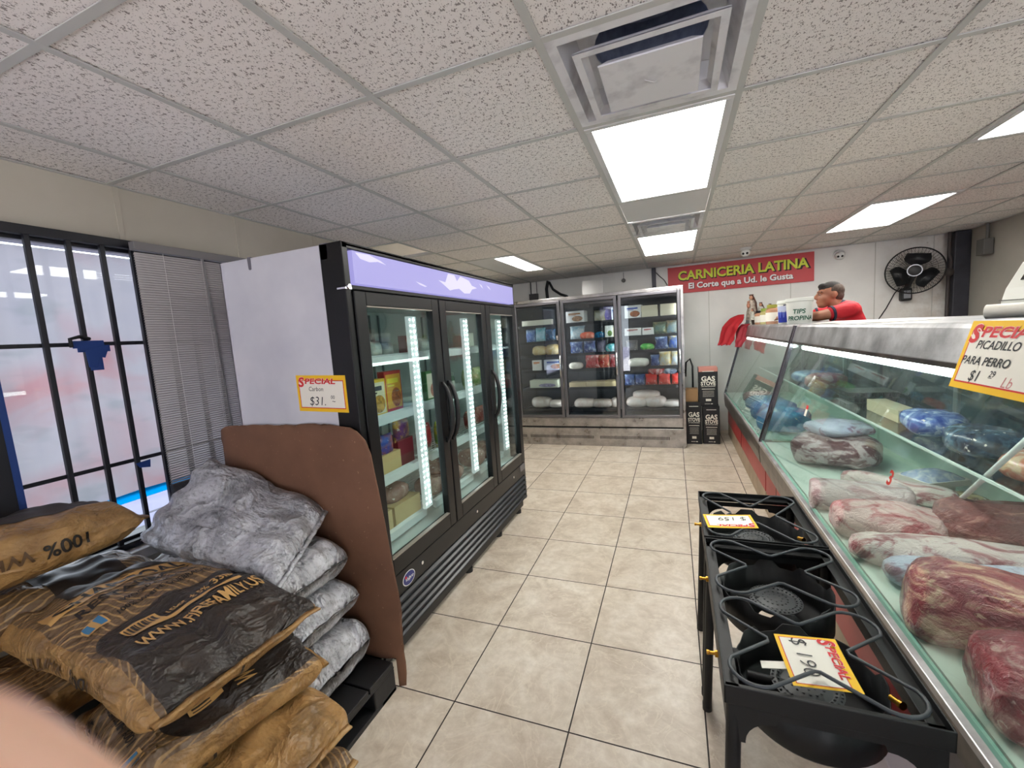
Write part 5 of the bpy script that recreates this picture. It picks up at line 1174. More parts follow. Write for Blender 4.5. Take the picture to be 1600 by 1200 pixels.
# ================================================================== THINGS ON THE STEEL TOPS
TOP = 1.512
def bucket(x, y, label, blue):
    t = thing('bucket', label, 'bucket', (x, y, TOP), 'plastic buckets on the counter'); r = .098; h = .215
    m = MB(); m.lathe([(0, 0), (r * .88, 0), (r * .9, .004), (r, h * .86), (r * 1.06, h * .865), (r * 1.07, h * .9), (r * 1.02, h * .905), (r * 1.02, h * .99), (r * .98, h), (0, h * .985)], (x, y, TOP), 36); b = m.build('tub', M('translucent white tub', srgb(228, 230, 224), .4), t, 0, 40)
    m = MB()
    fwd = math.atan2(-y, -x)        # the printed side faces the aisle
    P = lambda a, z, d=.002: (x + (r * (.9 + .1 * z / (h * .86)) + d) * math.cos(fwd + a), y + (r * (.9 + .1 * z / (h * .86)) + d) * math.sin(fwd + a), TOP + z)
    if blue:
        zs = (.015, .06, .11, .165); n = 20
        for i in range(n):
            a, b_ = -1.25 + 2.3 * i / n, -1.25 + 2.3 * (i + 1) / n
            for q in range(3): m.quad(P(a, zs[q]), P(b_, zs[q]), P(b_, zs[q + 1]), P(a, zs[q + 1]), q)
        for i in range(6):
            a = -1.05 + .36 * i; m.add([P(a - .13, .055, .003), P(a + .13, .055, .003), P(a + .03, .11, .003), P(a, .125, .003)], [(0, 1, 2, 3)], 0)
        for i in range(8): m.quad(P(-.5 + .1 * i, .165, .003), P(-.4 + .1 * i, .165, .003), P(-.4 + .1 * i, .177, .003), P(-.5 + .1 * i, .177, .003), 3)
        m.build('wraparound_label', [M('deep blue label', srgb(36, 52, 160), .4), M('violet blue label', srgb(96, 112, 198), .4), M('lavender label', srgb(190, 196, 224), .4), M('navy print', srgb(24, 28, 70), .4)], t)
    else:
        for txt, z0, s, x0 in (('TIPS', .085, .052, -.052), ('PROPINA', .03, .05, -.10)):
            vs, fs = text_mesh(txt, .02, .15); m = MB()
            m.add([P((x0 + px * s) / r, z0 + py * s, .003) for px, py in vs], fs); m.build('lettering', M('green marker', srgb(28, 92, 72), .6), t)
    m = MB(); m.tube([(x + r * 1.08 * math.cos(a), y + r * 1.08 * math.sin(a), TOP + h * .83 - .02 * abs(math.sin(a * .5))) for a in [fwd + 1.57 + math.pi * k / 14 for k in range(15)]], .0025, 6); m.build('handle', WHITEP, t)
bucket(.985, 4.30, 'white tips bucket with green TIPS PROPINA handwriting beside the leaning man', False)
bucket(.985, 4.64, 'white bucket with blue flame-like label beside the tips bucket', True)
for (x, y, r, h, body, lid, l) in ((.98, 5.28, .078, .205, (190, 140, 110), (150, 150, 60), 'large jar with gold lid and white label beside the blue bucket'), (.97, 5.66, .062, .18, (190, 180, 120), (140, 160, 70), 'green-lidded jar with white label between two other jars'),
                                   (.98, 6.02, .072, .165, (200, 150, 120), (28, 28, 30), 'white-labelled jar with black lid, farthest of the three jars')):
    mm, mats, bv, sm = g_jar(r, h, body, lid); o = place(mm, 'jar', mats, (x, y, TOP), 0, sm); tag(o, l, 'jar', 'jars on the counter')
for (x, y, l, c) in ((.95, 6.2, 'small dark tin on the counter left of the black-lidded jar', (70, 60, 52)), (.90, 6.3, 'small grey dish on the counter by the red cloth', (120, 124, 128))):
    m = MB(); m.lathe([(0, 0), (.045, 0), (.05, .045), (.05, .06), (0, .06)], (x, y, TOP), 20); tag(m.build('tin', M('tin %s' % (c,), srgb(*c), .4, .4), None, 0, 40), l, 'tin')
# devotional figurines
def figurine(x, y, h, robe, label, child=False, base=.0):
    t = thing('figurine', label, 'figurine', (x, y, TOP), 'figurines on the counter'); z = TOP; R = h * .16
    m = MB(); m.lathe([(0, 0), (R * 1.2, 0), (R * 1.2, h * .06), (R, h * .08), (R * .95, h * .12), (R, h * .14), (R * .85, h * .4), (R * .62, h * .58), (R * .66, h * .68), (R * .42, h * .76), (0, h * .77)], (x, y, z), 18); m.build('robe', M('robe %s' % (robe,), srgb(*robe), .45, 0, (40, srgb(*[int(c * .6) for c in robe]))), t, 0, 60)
    m = MB(); m.ball((x - R * .1, y - R * .2, z + h * .83), (R * .34, R * .34, R * .42)); m.build('head', M('figurine skin', srgb(200, 150, 120), .5), t, 0, 180)
    m = MB(); m.ball((x + R * .05, y + R * .05, z + h * .84), (R * .42, R * .42, R * .5)); m.lathe([(R * .3, 0), (R * .42, R * .3), (R * .36, R * .28), (R * .25, 0)], (x, y, z + h * .88), 12); m.tube([(x + R * .3, y, z + h * .84), (x + R * .7, y, z + h * .66), (x + R * .9, y, z + h * .4), (x + R * 1.0, y, z + h * .1)], [R * .2, R * .25, R * .2, R * .15], 8)
    m.build('veil', M('dark brown veil', srgb(84, 52, 40), .5), t, 0, 180)
    if child:
        m = MB(); m.ball((x - R * .6, y - R * .5, z + h * .6), (R * .3, R * .3, R * .55)); m.ball((x - R * .6, y - R * .6, z + h * .7), R * .22); m.build('carried_child', M('figurine child', srgb(190, 130, 104), .5), t, 0, 180)
figurine(.93, 6.40, .42, (190, 176, 160), 'tall robed figurine with dark veil behind the red cloth', True)
figurine(1.03, 6.36, .30, (206, 200, 190), 'pale short figurine with halo right of the tall one')
figurine(1.13, 6.34, .27, (180, 170, 160), 'small greyish figurine, rightmost of the group of four')
figurine(.92, 6.26, .22, (226, 222, 206), 'small white robed figurine in front of the tall one')
m = MB(); m.lathe([(0, .003), (.038, 0), (.042, .10), (.04, .10), (.036, .006), (0, .006)], (1.08, 6.15, TOP), 24); tag(m.build('drinking_glass', glass_mat('tumbler glass', (.9, .93, .93, 1), .1), None, 0, 50), 'clear drinking glass on the counter between figurines and jars', 'glass')
# red cloth hanging at the far end
def cloth(pts, label, grp, mat, sd):
    m = MB(); n = 16; vs = []; k = len(pts)
    L = 26
    for i in range(L + 1):
        f = i / L * (k - 1); a = min(int(f), k - 2); s = f - a
        c = V(*pts[a][0]).lerp(V(*pts[a + 1][0]), s); w = pts[a][1] * (1 - s) + pts[a + 1][1] * s
        for j in range(n + 1):
            u = -1 + 2 * j / n; fold = .010 * math.sin(u * 7 + sd + i * .12 + 3 * noise.noise(V(u * 1.5, i * .15, sd))) + .022 * noise.noise(V(u * 2 + sd, i * .2, 0)); rag = .03 * noise.noise(V(u * 5, sd, 0)) * (i / L) ** 2
            vs.append(c + V(.75, -.66, 0) * u * w + V(-.66, -.75, 0) * fold + V(0, 0, rag))
    m.add(vs, [(i * (n + 1) + j, i * (n + 1) + j + 1, (i + 1) * (n + 1) + j + 1, (i + 1) * (n + 1) + j) for i in range(L) for j in range(n)])
    o = m.build('cloth', mat, None, 0, 180); s = o.modifiers.new('solid', 'SOLIDIFY'); s.thickness = .003; return tag(o, label, 'cloth', grp)
cloth([((.81, 6.36, 1.65), .04), ((.75, 6.30, 1.61), .10), ((.66, 6.22, 1.50), .12), ((.62, 6.2, 1.38), .11), ((.58, 6.18, 1.27), .09)], 'bright red cloth hanging over the far meat case\'s far corner', 'red cloths', M('red cloth', srgb(164, 18, 30), .75), 1.)
cloth([((.84, 6.2, 1.525), .06), ((.80, 6.16, 1.47), .09), ((.775, 6.12, 1.36), .08), ((.735, 6.10, 1.24), .045)], 'darker red cloth tail hanging down on the far case\'s glass', 'red cloths', M('dark red cloth', srgb(150, 34, 48), .7), 4.)
# receipt roll, scale, sheet of paper
t = thing('paper_roll', 'roll of white paper lying on the meat counter by the white scale', 'paper roll', (1.05, 1.95, TOP))
m = MB(); a, b = V(1.03, 2.03, TOP + .026), V(1.17, 1.88, TOP + .026); ax = (b - a).normalized(); L = (b - a).length
m.lathe([(.010, 0), (.025, 0), (.025, L), (.010, L), (.010, 0)], a, 24, 0, ax); m.build('roll', PAPER, t, 0, 40)
m = MB(); m.lathe([(.006, -.001), (.010, -.001), (.010, L + .001), (.006, L + .001), (.006, -.001)], a, 16, 0, ax); m.build('cardboard_core', M('grey core', srgb(110, 100, 94), .7), t, 0, 40)
t = thing('scale', 'white counter scale cut off at the photo\'s right edge on the meat case', 'scale', (1.3, 2.1, TOP))
m = MB(); m.prism([(0, 0), (0, .06), (.012, .11), (.06, .215), (.10, .225), (.21, .225), (.21, 0)], (1.235, 2.0, TOP), (1, 0, 0), (0, 0, 1), (0, .36, 0)); m.build('housing', M('off-white scale housing', srgb(222, 222, 214), .4), t, .012, None, 3)
m = MB(); m.box(1.233, 1.447, 1.998, 2.362, TOP + .062, TOP + .065); m.build('seam', M('grey seam', srgb(120, 120, 116), .5), t)
m = MB(); m.prism([(-.12, -.02), (.12, -.02), (.12, .02), (-.12, .02)], (1.267, 2.17, TOP + .155), (0, -1, 0), V(.42, 0, .9).normalized(), V(-.9, 0, .42) * .004); m.build('display', M('dark display', srgb(30, 34, 36), .2), t)
m = MB(); vs = []
for i in range(13):
    y = 2.45 + 1.2 * i / 12; vs += [(.90, y, TOP + .002 + .002 * math.sin(i)), (1.12, y + .05, TOP + .003 + .003 * math.sin(i * 1.7))]
m.add(vs, [(2 * i, 2 * i + 1, 2 * i + 3, 2 * i + 2) for i in range(12)]); o = m.build('paper_sheet', PAPER, None, 0, 180); o.modifiers.new('s', 'SOLIDIFY').thickness = .0012
tag(o, 'long white paper sheet lying flat on the near meat case\'s steel top', 'paper')
# ================================================================== CAMP STOVES
def stove(x0, x1, y0, y1, n, label):
    t = thing('camp_stove', label, 'stove', ((x0 + x1) / 2, (y0 + y1) / 2, 0), 'black camp stoves'); H = .752
    GRAY = M('dark grey iron wire', srgb(62, 66, 70), .5)
    m = MB(); th = .004
    m.box(x0, x1, y0, y0 + th, H - .045, H); m.box(x0, x1, y1 - th, y1, H - .045, H); m.box(x0, x0 + th, y0, y1, H - .045, H); m.box(x1 - th, x1, y0, y1, H - .045, H)
    w = .034; z = H - .018
    m.box(x0, x1, y0, y0 + w, z - .003, z); m.box(x0, x1, y1 - w, y1, z - .003, z); m.box(x0, x0 + w, y0, y1, z - .003, z); m.box(x1 - w, x1, y0, y1, z - .003, z)
    m.build('top_frame', IRON, t, .0015)
    # end plates with an arched cut-out, side plate with the valves
    for y, q in ((y0 + .006, 1), (y1 - .010, 1)):
        m = MB(); a0, a1 = x0 + .008, x1 - .008; P = [(a0, H - .045), (a0, H - .14), (a0 + .035, H - .14)]
        for k in range(7):
            an = math.pi - k * math.pi / 12; P.append((a0 + .095 + .06 * math.cos(an), H - .135 + .055 * math.sin(an)))
        P += [(a0 + .10, H - .066), (a1 - .10, H - .066)]
        for k in range(7):
            an = math.pi / 2 - k * math.pi / 12; P.append((a1 - .095 + .06 * math.cos(an), H - .135 + .055 * math.sin(an)))
        P += [(a1 - .035, H - .14), (a1, H - .14), (a1, H - .045)]
        m.prism(P, (0, y, 0), (1, 0, 0), (0, 0, 1), (0, .003, 0)); m.build('end_plate', IRON, t)
    m = MB(); m.box(x0 + .006, x0 + .010, y0 + .03, y1 - .03, H - .135, H - .02); m.build('side_plate', IRON, t, .001)
    m = MB(); m.box(x1 - .010, x1 - .006, y0 + .03, y1 - .03, H - .10, H - .02); m.build('side_plate', IRON, t, .001)
    for lx in (x0 + .022, x1 - .022):
        for ly, sy in ((y0 + .024, -1), (y1 - .024, 1)):
            if n == 1 and sy < 0: ly, sy = ly + .06, 0
            sx = -1 if lx < (x0 + x1) / 2 else 1
            m = MB(); m.cyl((lx, ly, H - .05), (lx + .022 * sx, ly + .05 * sy, 0), .0165, n=16)
            leg = m.build('leg', IRON, t, 0, 40)
            m = MB(); m.lathe([(.0, -.001), (.0178, -.001), (.0178, .03), (.0165, .031)], (lx + .022 * sx, ly + .05 * sy, 0.0012), 16); m.build('foot_cap', BLACKP, leg, 0, 40)
    L = (y1 - y0) / n; cx = (x0 + x1) / 2
    for b in range(n):
        cy = y0 + L * (b + .5); R = min(L, x1 - x0) / 2 - .022
        # wire grate: looped corners, notches pointing inwards
        hx, hy = (x1 - x0) / 2 - .018, L / 2 - .014; P = []
        for k, (sx, sy) in enumerate(((1, 1), (-1, 1), (-1, -1), (1, -1))):
            c = V(cx + sx * (hx - .055), cy + sy * (hy - .055), H + .001); a0 = math.atan2(sy, sx)
            for q in range(9):
                an = a0 - 1.25 + 2.5 * q / 8; P.append(c + V(math.cos(an), math.sin(an), 0) * .055)
            mid = [V(0, 1, 0), V(-1, 0, 0), V(0, -1, 0), V(1, 0, 0)][k]
            tip = V(cx, cy, H + .001) + mid * .085; side = V(-mid.y, mid.x, 0) * .006
            P += [tip - side, tip + side] if (tip - side - P[-1]).length < (tip + side - P[-1]).length else [tip + side, tip - side]
        m = MB(); m.tube(P, .0043, 8, True); m.build('grate', GRAY, t, 0, 180)
        # wind guard bowl with a notched rim
        m = MB(); N = 48; vs = []; zb = H - .175
        for z_, r_ in ((0, R * .30), (0, R * .92), (.015, R), (.10, R)):
            for k in range(N):
                a = 2 * math.pi * k / N; dz = .022 * (1 if math.cos(8 * a) > .2 else 0) if z_ == .10 else 0; vs.append((cx + r_ * math.cos(a), cy + r_ * math.sin(a), zb + z_ + dz))
        m.add(vs, [(i * N + k, i * N + (k + 1) % N, (i + 1) * N + (k + 1) % N, (i + 1) * N + k) for i in range(3) for k in range(N)])
        o = m.build('wind_guard', IRON, t, 0, 50); o.modifiers.new('s', 'SOLIDIFY').thickness = .003
        # burner with rings of holes, gas pipe, knob, brass valve
        m = MB(); zb += .055; m.lathe([(0, .0), (.03, -.02), (.07, .0), (.078, .016), (.066, .02), (.055, .014), (.04, .018), (.012, .02), (0, .018)], (cx, cy, zb), 32)
        for r_, c_ in ((.072, 36), (.061, 30), (.036, 16), (.02, 8)):
            for k in range(c_): a = 2 * math.pi * k / c_; m.ball((cx + r_ * math.cos(a), cy + r_ * math.sin(a), zb + .018), .0034, 6, 4)
        m.build('burner', M('cast iron burner', srgb(52, 54, 56), .5), t, 0, 40)
        m = MB(); m.tube([(x0 + .07, cy, zb + .01), (cx - .04, cy, zb + .004)], .013, 10); m.build('gas_pipe', IRON, t, 0, 40)
        m = MB(); ax = V(1, 0, 0); c = V(x0 + .012, cy, H - .065); m.lathe([(0, 0), (.026, 0), (.026, .004), (.022, .006), (.022, .034), (.018, .04), (0, .04)], c, 24, 0, ax)
        m.lathe([(.0265, .0), (.0275, .004), (.0265, .007)], c, 24, 1, ax); m.build('mixer_cap', [BLACKP, CHROME], t, 0, 40)
        m = MB(); c = V(x0 + .004, cy, H - .065); m.lathe([(0, .03), (.006, .03), (.006, .024), (.0045, .022), (.0045, .010), (.009, .010), (.009, 0), (0, 0)], c, 16, 0, (-1, 0, 0)); m.build('brass_valve', BRASS, t, 0, 30)
    m = MB(); m.lathe([(0, 0), (.007, 0), (.007, .02), (.009, .022), (.009, .03), (0, .03)], (x1 - .05, y0 + L * .38, H - .06), 14, 0, (.4, -1, .2)); m.build('brass_fitting', BRASS, t, 0, 30)
    return t
stove(.082, .486, .975, 1.700, 2, 'black two-burner camp stove standing nearest the camera beside the meat case')
stove(.082, .486, 1.715, 2.195, 1, 'black single-burner camp stove behind the two-burner stove')
price_sign((.185, 1.848, .760), (-1, -.18, 0), (.1, -1, 0), .185, .125, [('$ 159', -.36, -.28, .38, 0, -.005, .1)], 'small SPECIAL price card lying upside down on the single-burner stove', curl=.006)
price_sign((.292, 1.118, .742), (.08, -1, -.12), (1, .04, .06), .150, .135, [('$ 190', -.44, -.25, .36, 0, -.012, .1)], 'SPECIAL price card lying sideways in the two-burner stove\'s near burner', curl=.01)
m = MB(); m.prism([(-.03, -.012), (.03, -.012), (.03, .012), (-.03, .012)], (.205, 1.10, .728), (1, .1, .1), (0, 1, 0), (0, 0, .0015)); tag(m.build('paper_strip', PAPER), 'small white paper strip tucked under the sideways price card in the near stove', 'paper')
# carton lying under the stoves against the case
t = thing('flat_carton', 'pale lilac carton lying on the floor under the two-burner stove', 'box', (.5, 1.3, 0))
m = MB(); m.box(.525, .598, .70, 1.80, .0, .30); m.build('carton', M('pale lilac carton', srgb(206, 196, 204), .6), t, .004)
m = MB(); m.box(.524, .525, 1.1, 1.3, .05, .14); m.box(.524, .525, .8, .95, .06, .2); m.build('red_print', M('red carton print', srgb(150, 40, 44), .6), t)

# ================================================================== PALLET, CARDBOARD, SACKS
t = thing('pallet', 'black plastic pallet under the stacked charcoal sacks', 'pallet', (-1.85, .85, 0))
PX0, PX1, PY0, PY1 = -2.50, -1.232, .28, 1.435
PB = M('black pallet plastic', srgb(20, 20, 22), .5, bmp=(60, .2, .002))
m = MB(); n = 7
for k in range(n):
    y = PY0 + (PY1 - PY0) * k / n; m.box(PX0, PX1, y + .004, y + (PY1 - PY0) / n - .004, .115, .14)
m.box(PX0, PX1, PY0, PY1, .105, .117)
m.build('deck', PB, t, .004)
for x in (PX0 + .06, (PX0 + PX1) / 2, PX1 - .06):
    for y in (PY0 + .07, (PY0 + PY1) / 2, PY1 - .07):
        m = MB(); m.box(x - .06, x + .06, y - .07, y + .07, .02, .106); m.build('block', PB, t, .006)
for y in (PY0 + .05, (PY0 + PY1) / 2, PY1 - .05):
    m = MB(); m.box(PX0, PX1, y - .05, y + .05, 0, .02); m.build('runner', PB, t, .003)
for x in (PX0 + .06, PX1 - .06):
    m = MB(); m.box(x - .06, x + .06, PY0, PY1, .0005, .0195); m.build('runner', PB, t, .003)
# big cardboard sheet against the white side
def board():
    m = MB(); out = [(-2.20, .142), (-1.36, .142), (-1.2335, .142), (-1.2335, .0), (-1.205, .0), (-1.20, .2), (-1.193, .455), (-1.206, .62), (-1.215, .8), (-1.228, .95), (-1.242, 1.10), (-1.262, 1.165), (-1.30, 1.205), (-1.335, 1.222), (-1.45, 1.234), (-1.56, 1.236), (-1.70, 1.224), (-1.85, 1.222), (-2.0, 1.216), (-2.12, 1.218), (-2.16, 1.20), (-2.17, 1.15), (-2.18, .6)]
    nx, nz = 60, 50; idx = {}
    def inside(x, z):
        c = False; j = len(out) - 1
        for i in range(len(out)):
            xi, zi = out[i]; xj, zj = out[j]
            if (zi > z) != (zj > z) and x < (xj - xi) * (z - zi) / (zj - zi) + xi: c = not c
            j = i
        return c
    import bmesh
    bm = bmesh.new(); f = bm.faces.new([bm.verts.new((x, 0, z)) for x, z in out])
    bmesh.ops.triangulate(bm, faces=[f])
    for _ in range(5):
        bmesh.ops.subdivide_edges(bm, edges=[e for e in bm.edges if e.calc_length() > .06], cuts=1, use_grid_fill=False)
        bmesh.ops.triangulate(bm, faces=bm.faces[:])
    for v in bm.verts:
        x, z = v.co.x, v.co.z; e = max(0, x + 1.31) / .12
        v.co.y = 1.445 + .004 * noise.noise(V(x * 4, z * 4, 2)) + .042 * e * e * (1 - .5 * z) - .004
        v.co.z += .003 * noise.noise(V(x * 40, z * 7, 0)) if z > 1.0 else 0
    vs = [v.co.copy() for v in bm.verts]; bm.verts.index_update(); fs = [[v.index for v in f.verts] for f in bm.faces]; bm.free()
    m.add(vs, fs); mt, tr, b = nt('brown corrugated cardboard'); v = coords(tr); fl = nd(tr, 'ShaderNodeTexWave', wave_type='BANDS', bands_direction='Z'); fl.inputs['Scale'].default_value = 45
    tr.links.new(v, fl.inputs['Vector']); n1 = noise_tex(tr, v, 3, 5, .6)
    c = ramp(tr, n1, [(.3, srgb(100, 68, 50)), (.6, srgb(118, 82, 61))]); sp = ramp(tr, noise_tex(tr, v, 70, 2), [(.72, (0, 0, 0)), (.74, (.5, .5, .5))]); tr.links.new(mixc(tr, sp, c, srgb(176, 140, 108)), b.inputs['Base Color'])
    b.inputs['Roughness'].default_value = .75; bump(tr, b, fl.outputs['Fac'], .04, .001)
    o = m.build('cardboard_sheet', mt, None, 0, 60); s = o.modifiers.new('s', 'SOLIDIFY'); s.thickness = .005; s.offset = 1
    tag(o, 'large brown cardboard sheet standing against the white cooler side', 'cardboard')
board()

def kraft_mat(plain=False, panel=False):
    m, t, b = nt('plain kraft sack paper' if plain else 'kraft sack paper with black panel' if panel else 'printed kraft sack paper'); uv = nd(t, 'ShaderNodeUVMap'); v = coords(t)
    sp = nd(t, 'ShaderNodeSeparateXYZ'); t.links.new(uv.outputs[0], sp.inputs[0]); L, Sv = sp.outputs[0], sp.outputs[1]
    n1 = noise_tex(t, uv.outputs[0], 3.2, 3, .5); n2 = noise_tex(t, v, 12, 5, .65); n3 = noise_tex(t, v, 40, 4, .6)
    # growth rings printed on the face
    dx = mth(t, 'SUBTRACT', L, .30); dy = mth(t, 'ADD', Sv, .46)
    d = mth(t, 'SQRT', mth(t, 'ADD', mth(t, 'MULTIPLY', dx, dx), mth(t, 'MULTIPLY', dy, dy)))
    d = mth(t, 'ADD', d, mth(t, 'MULTIPLY', n1, .16))
    sn = mth(t, 'SINE', mth(t, 'MULTIPLY', d, 2 * math.pi / .026))
    line = ramp(t, mth(t, 'ADD', mth(t, 'MULTIPLY', sn, .5), .5), [(.80, (0, 0, 0)), (.93, (1, 1, 1))])
    face = mth(t, 'MULTIPLY', mth(t, 'LESS_THAN', mth(t, 'ABSOLUTE', Sv), .232), mth(t, 'GREATER_THAN', L, .0))
    kr = ramp(t, n2, [(.3, srgb(146, 108, 62)), (.65, srgb(178, 140, 88))])
    fc = ramp(t, n2, [(.3, srgb(98, 76, 54)), (.65, srgb(120, 96, 70))])
    fc = mixc(t, mth(t, 'MULTIPLY', line, .8), fc, srgb(184, 148, 98))
    c = kr if plain else mixc(t, face, kr, fc)
    if panel:     # rounded black panel printed on the lower face
        qx = mth(t, 'MAXIMUM', mth(t, 'SUBTRACT', mth(t, 'ABSOLUTE', mth(t, 'SUBTRACT', L, .12)), .31 - .09), 0.)
        qy = mth(t, 'MAXIMUM', mth(t, 'SUBTRACT', mth(t, 'ABSOLUTE', mth(t, 'SUBTRACT', Sv, .03)), .245 - .09), 0.)
        dd = mth(t, 'SQRT', mth(t, 'ADD', mth(t, 'MULTIPLY', qx, qx), mth(t, 'MULTIPLY', qy, qy)))
        c = mixc(t, mth(t, 'LESS_THAN', dd, .09), c, srgb(46, 40, 36))
    dust = ramp(t, noise_tex(t, v, 4.5, 6, .7, .15), [(.50, (0, 0, 0)), (.72, (.75, .75, .75))])
    c = mixc(t, dust, c, srgb(62, 48, 36)); c = mixc(t, ramp(t, n3, [(.62, (0, 0, 0)), (.75, (.5, .5, .5))]), c, srgb(84, 62, 42))
    t.links.new(c, b.inputs['Base Color']); b.inputs['Roughness'].default_value = .42
    w = mth(t, 'ADD', mth(t, 'POWER', ridge(t, noise_tex(t, coords(t, (1.4, 1, 1.4)), 6, 4, .55, .35)), 4.), mth(t, 'MULTIPLY', noise_tex(t, v, 22, 5, .65, .2), .5)); bump(t, b, w, .6, .02); return m
def silver_mat():
    m, t, b = nt('dusty silver sack'); v = coords(t)
    n = noise_tex(t, v, 5, 7, .7, .2); n2 = noise_tex(t, coords(t, (1, 2.5, 2.5)), 26, 6, .75, .15)
    c = ramp(t, n, [(.34, srgb(124, 125, 130)), (.5, srgb(186, 187, 192)), (.68, srgb(214, 215, 220))])
    c = mixc(t, ramp(t, n2, [(.5, (0, 0, 0)), (.68, (.75, .75, .75))]), c, srgb(70, 70, 74))
    t.links.new(c, b.inputs['Base Color']); b.inputs['Roughness'].default_value = .42; b.inputs['Metallic'].default_value = .15
    w = mth(t, 'ADD', mth(t, 'POWER', ridge(t, noise_tex(t, coords(t, (1, 1.3, 1)), 5, 4, .55, .3)), 4.), mth(t, 'MULTIPLY', noise_tex(t, v, 20, 5, .65, .2), .5)); bump(t, b, w, .75, .03); return m
KRAFT, SILVER = kraft_mat(), silver_mat()
TANSACK = kraft_mat(True); PANELSACK = kraft_mat(False, True)
PBLACK = M('black sack print', srgb(44, 38, 34), .5, 0, (9, srgb(56, 48, 42))); PTAN = M('tan sack print', srgb(204, 160, 98), .5); PINK_ = M('black sack lettering', srgb(32, 26, 22), .55)
PBLUE = M('blue sack emblem', srgb(60, 120, 160), .5); PLINE = M('outline sack lettering', srgb(92, 68, 44), .55)
class Sack:
    """filled sack: l runs from the sewn end along the axis, s around the body from the top centre line"""
    def __init__(s, o, a, L, W, H, sag=None, side=None, side1=None, sd=0., wr=1., ends=(.006, .006), blunt=0):
        s.o, s.a, s.L, s.W, s.H, s.sag, s.sd, s.wr, s.ends, s.blunt = V(*o), V(*a).normalized(), L, W, H, sag, sd, wr, ends, blunt
        up = V(0, 0, 1); s.s0 = V(*side).normalized() if side else V(s.a.y, -s.a.x, 0).normalized()
        s.s1 = V(*side1).normalized() if side1 else s.s0
        s.tab = []; acc = 0; pv = None; N = 240
        for k in range(N + 1):
            th = math.pi / 2 - math.pi * k / N; y, z = s.sec(th)
            if pv: acc += math.hypot(y - pv[0], z - pv[1])
            pv = (y, z); s.tab.append(acc)
        s.half = acc
    def sec(s, th):
        c, n = math.cos(th), math.sin(th)
        y = s.W / 2 * math.copysign(abs(c) ** .62, c); z = s.H / 2 * math.copysign(abs(n) ** .72, n)
        return y, z
    def pt(s, l, th):
        u = min(1, max(0, l / s.L)); e = abs(2 * u - 1)
        f = max(0, 1 - e ** (4.5 + 8 * s.blunt)) ** (.62 - .14 * s.blunt); y, z = s.sec(th); zz = z * f
        thin = s.ends[0] * (1 - u) + s.ends[1] * u
        if abs(zz) < thin / 2 * abs(math.sin(th)): zz = math.copysign(thin / 2 * abs(math.sin(th)), z)
        y *= 1 + (.07 - .2 * s.blunt * e ** 6) * e ** 5 - .03 * (1 - e)
        sd_ = s.s0.lerp(s.s1, u).normalized(); n = s.a.cross(sd_) * -1
        n = sd_.cross(s.a).normalized()
        if n.z < 0: n = -n
        # puckers running in from the ends, lumps of charcoal
        q = V(l * 5 + s.sd, y * 6, z * 3 + s.sd)
        d = .030 * noise.noise(q) * f + .012 * noise.noise(V(l * 13, y * 15 + s.sd, z * 9)) * (.3 + f)
        d += .011 * math.sin(y * 55 + 3 * noise.noise(V(y * 9, l * 5, s.sd))) * max(0, e - .45) * 1.7 * (1 if f > .03 else .35)
        d *= s.wr
        p = s.o + s.a * l + sd_ * y + n * zz
        if s.sag: p = p + V(0, 0, s.sag(u, y / s.W))
        out = (n * (1 if z >= 0 else -1) * min(1, abs(z) / (s.H * .3)) + sd_ * (1 if y > 0 else -1) * (1 - min(1, abs(z) / (s.H * .3))))
        return p + out * d * (1 if z > -s.H * .2 else .3)
    def th(s, sv):
        a = min(abs(sv), s.half * .999); import bisect
        k = bisect.bisect_left(s.tab, a); k = max(1, min(k, len(s.tab) - 1)); f = (a - s.tab[k - 1]) / max(1e-9, s.tab[k] - s.tab[k - 1])
        t_ = math.pi / 2 - math.pi * (k - 1 + f) / (len(s.tab) - 1)
        return t_ if sv >= 0 else math.pi - t_
    def S(s, l, sv, d=.0):
        p = s.pt(l, s.th(sv)); e = .004
        n = (s.pt(l + e, s.th(sv)) - s.pt(l - e, s.th(sv))).cross(s.pt(l, s.th(sv + e)) - s.pt(l, s.th(sv - e)))
        n = n.normalized() if n.length > 1e-12 else V(0, 0, 1)
        c = s.o + s.a * l
        if n.dot(p - c) < 0: n = -n
        return p + n * d
    def make(s, name, mat, label, cat, group, prints=(), seam=True):
        m = MB(); nl, nt_ = 64, 72; vs = []; uv = []
        for i in range(nl + 1):
            u = i / nl; l = s.L * (.5 - .5 * math.cos(math.pi * u)) * .5 + s.L * u * .5
            for k in range(nt_):
                sv = (k if k <= nt_ / 2 else k - nt_) / (nt_ / 2) * s.half; vs.append(s.pt(l, s.th(sv)))
        fs = [(i * nt_ + k, i * nt_ + (k + 1) % nt_, (i + 1) * nt_ + (k + 1) % nt_, (i + 1) * nt_ + k) for i in range(nl) for k in range(nt_)]
        fs += [tuple(range(nt_)), tuple(range(nl * nt_, (nl + 1) * nt_))[::-1]]; m.add(vs, fs)
        for i in range(nl + 1):
            u = i / nl; l = s.L * (.5 - .5 * math.cos(math.pi * u)) * .5 + s.L * u * .5
            for k in range(nt_): uv.append((l, (k if k <= nt_ / 2 else k - nt_) / (nt_ / 2) * s.half))
        o = m.build(name, mat, None, 0, 180)
        ul = o.data.uv_layers.new(name='UVMap')
        for lp in o.data.loops: ul.data[lp.index].uv = uv[lp.vertex_index]
        tag(o, label, cat, group)
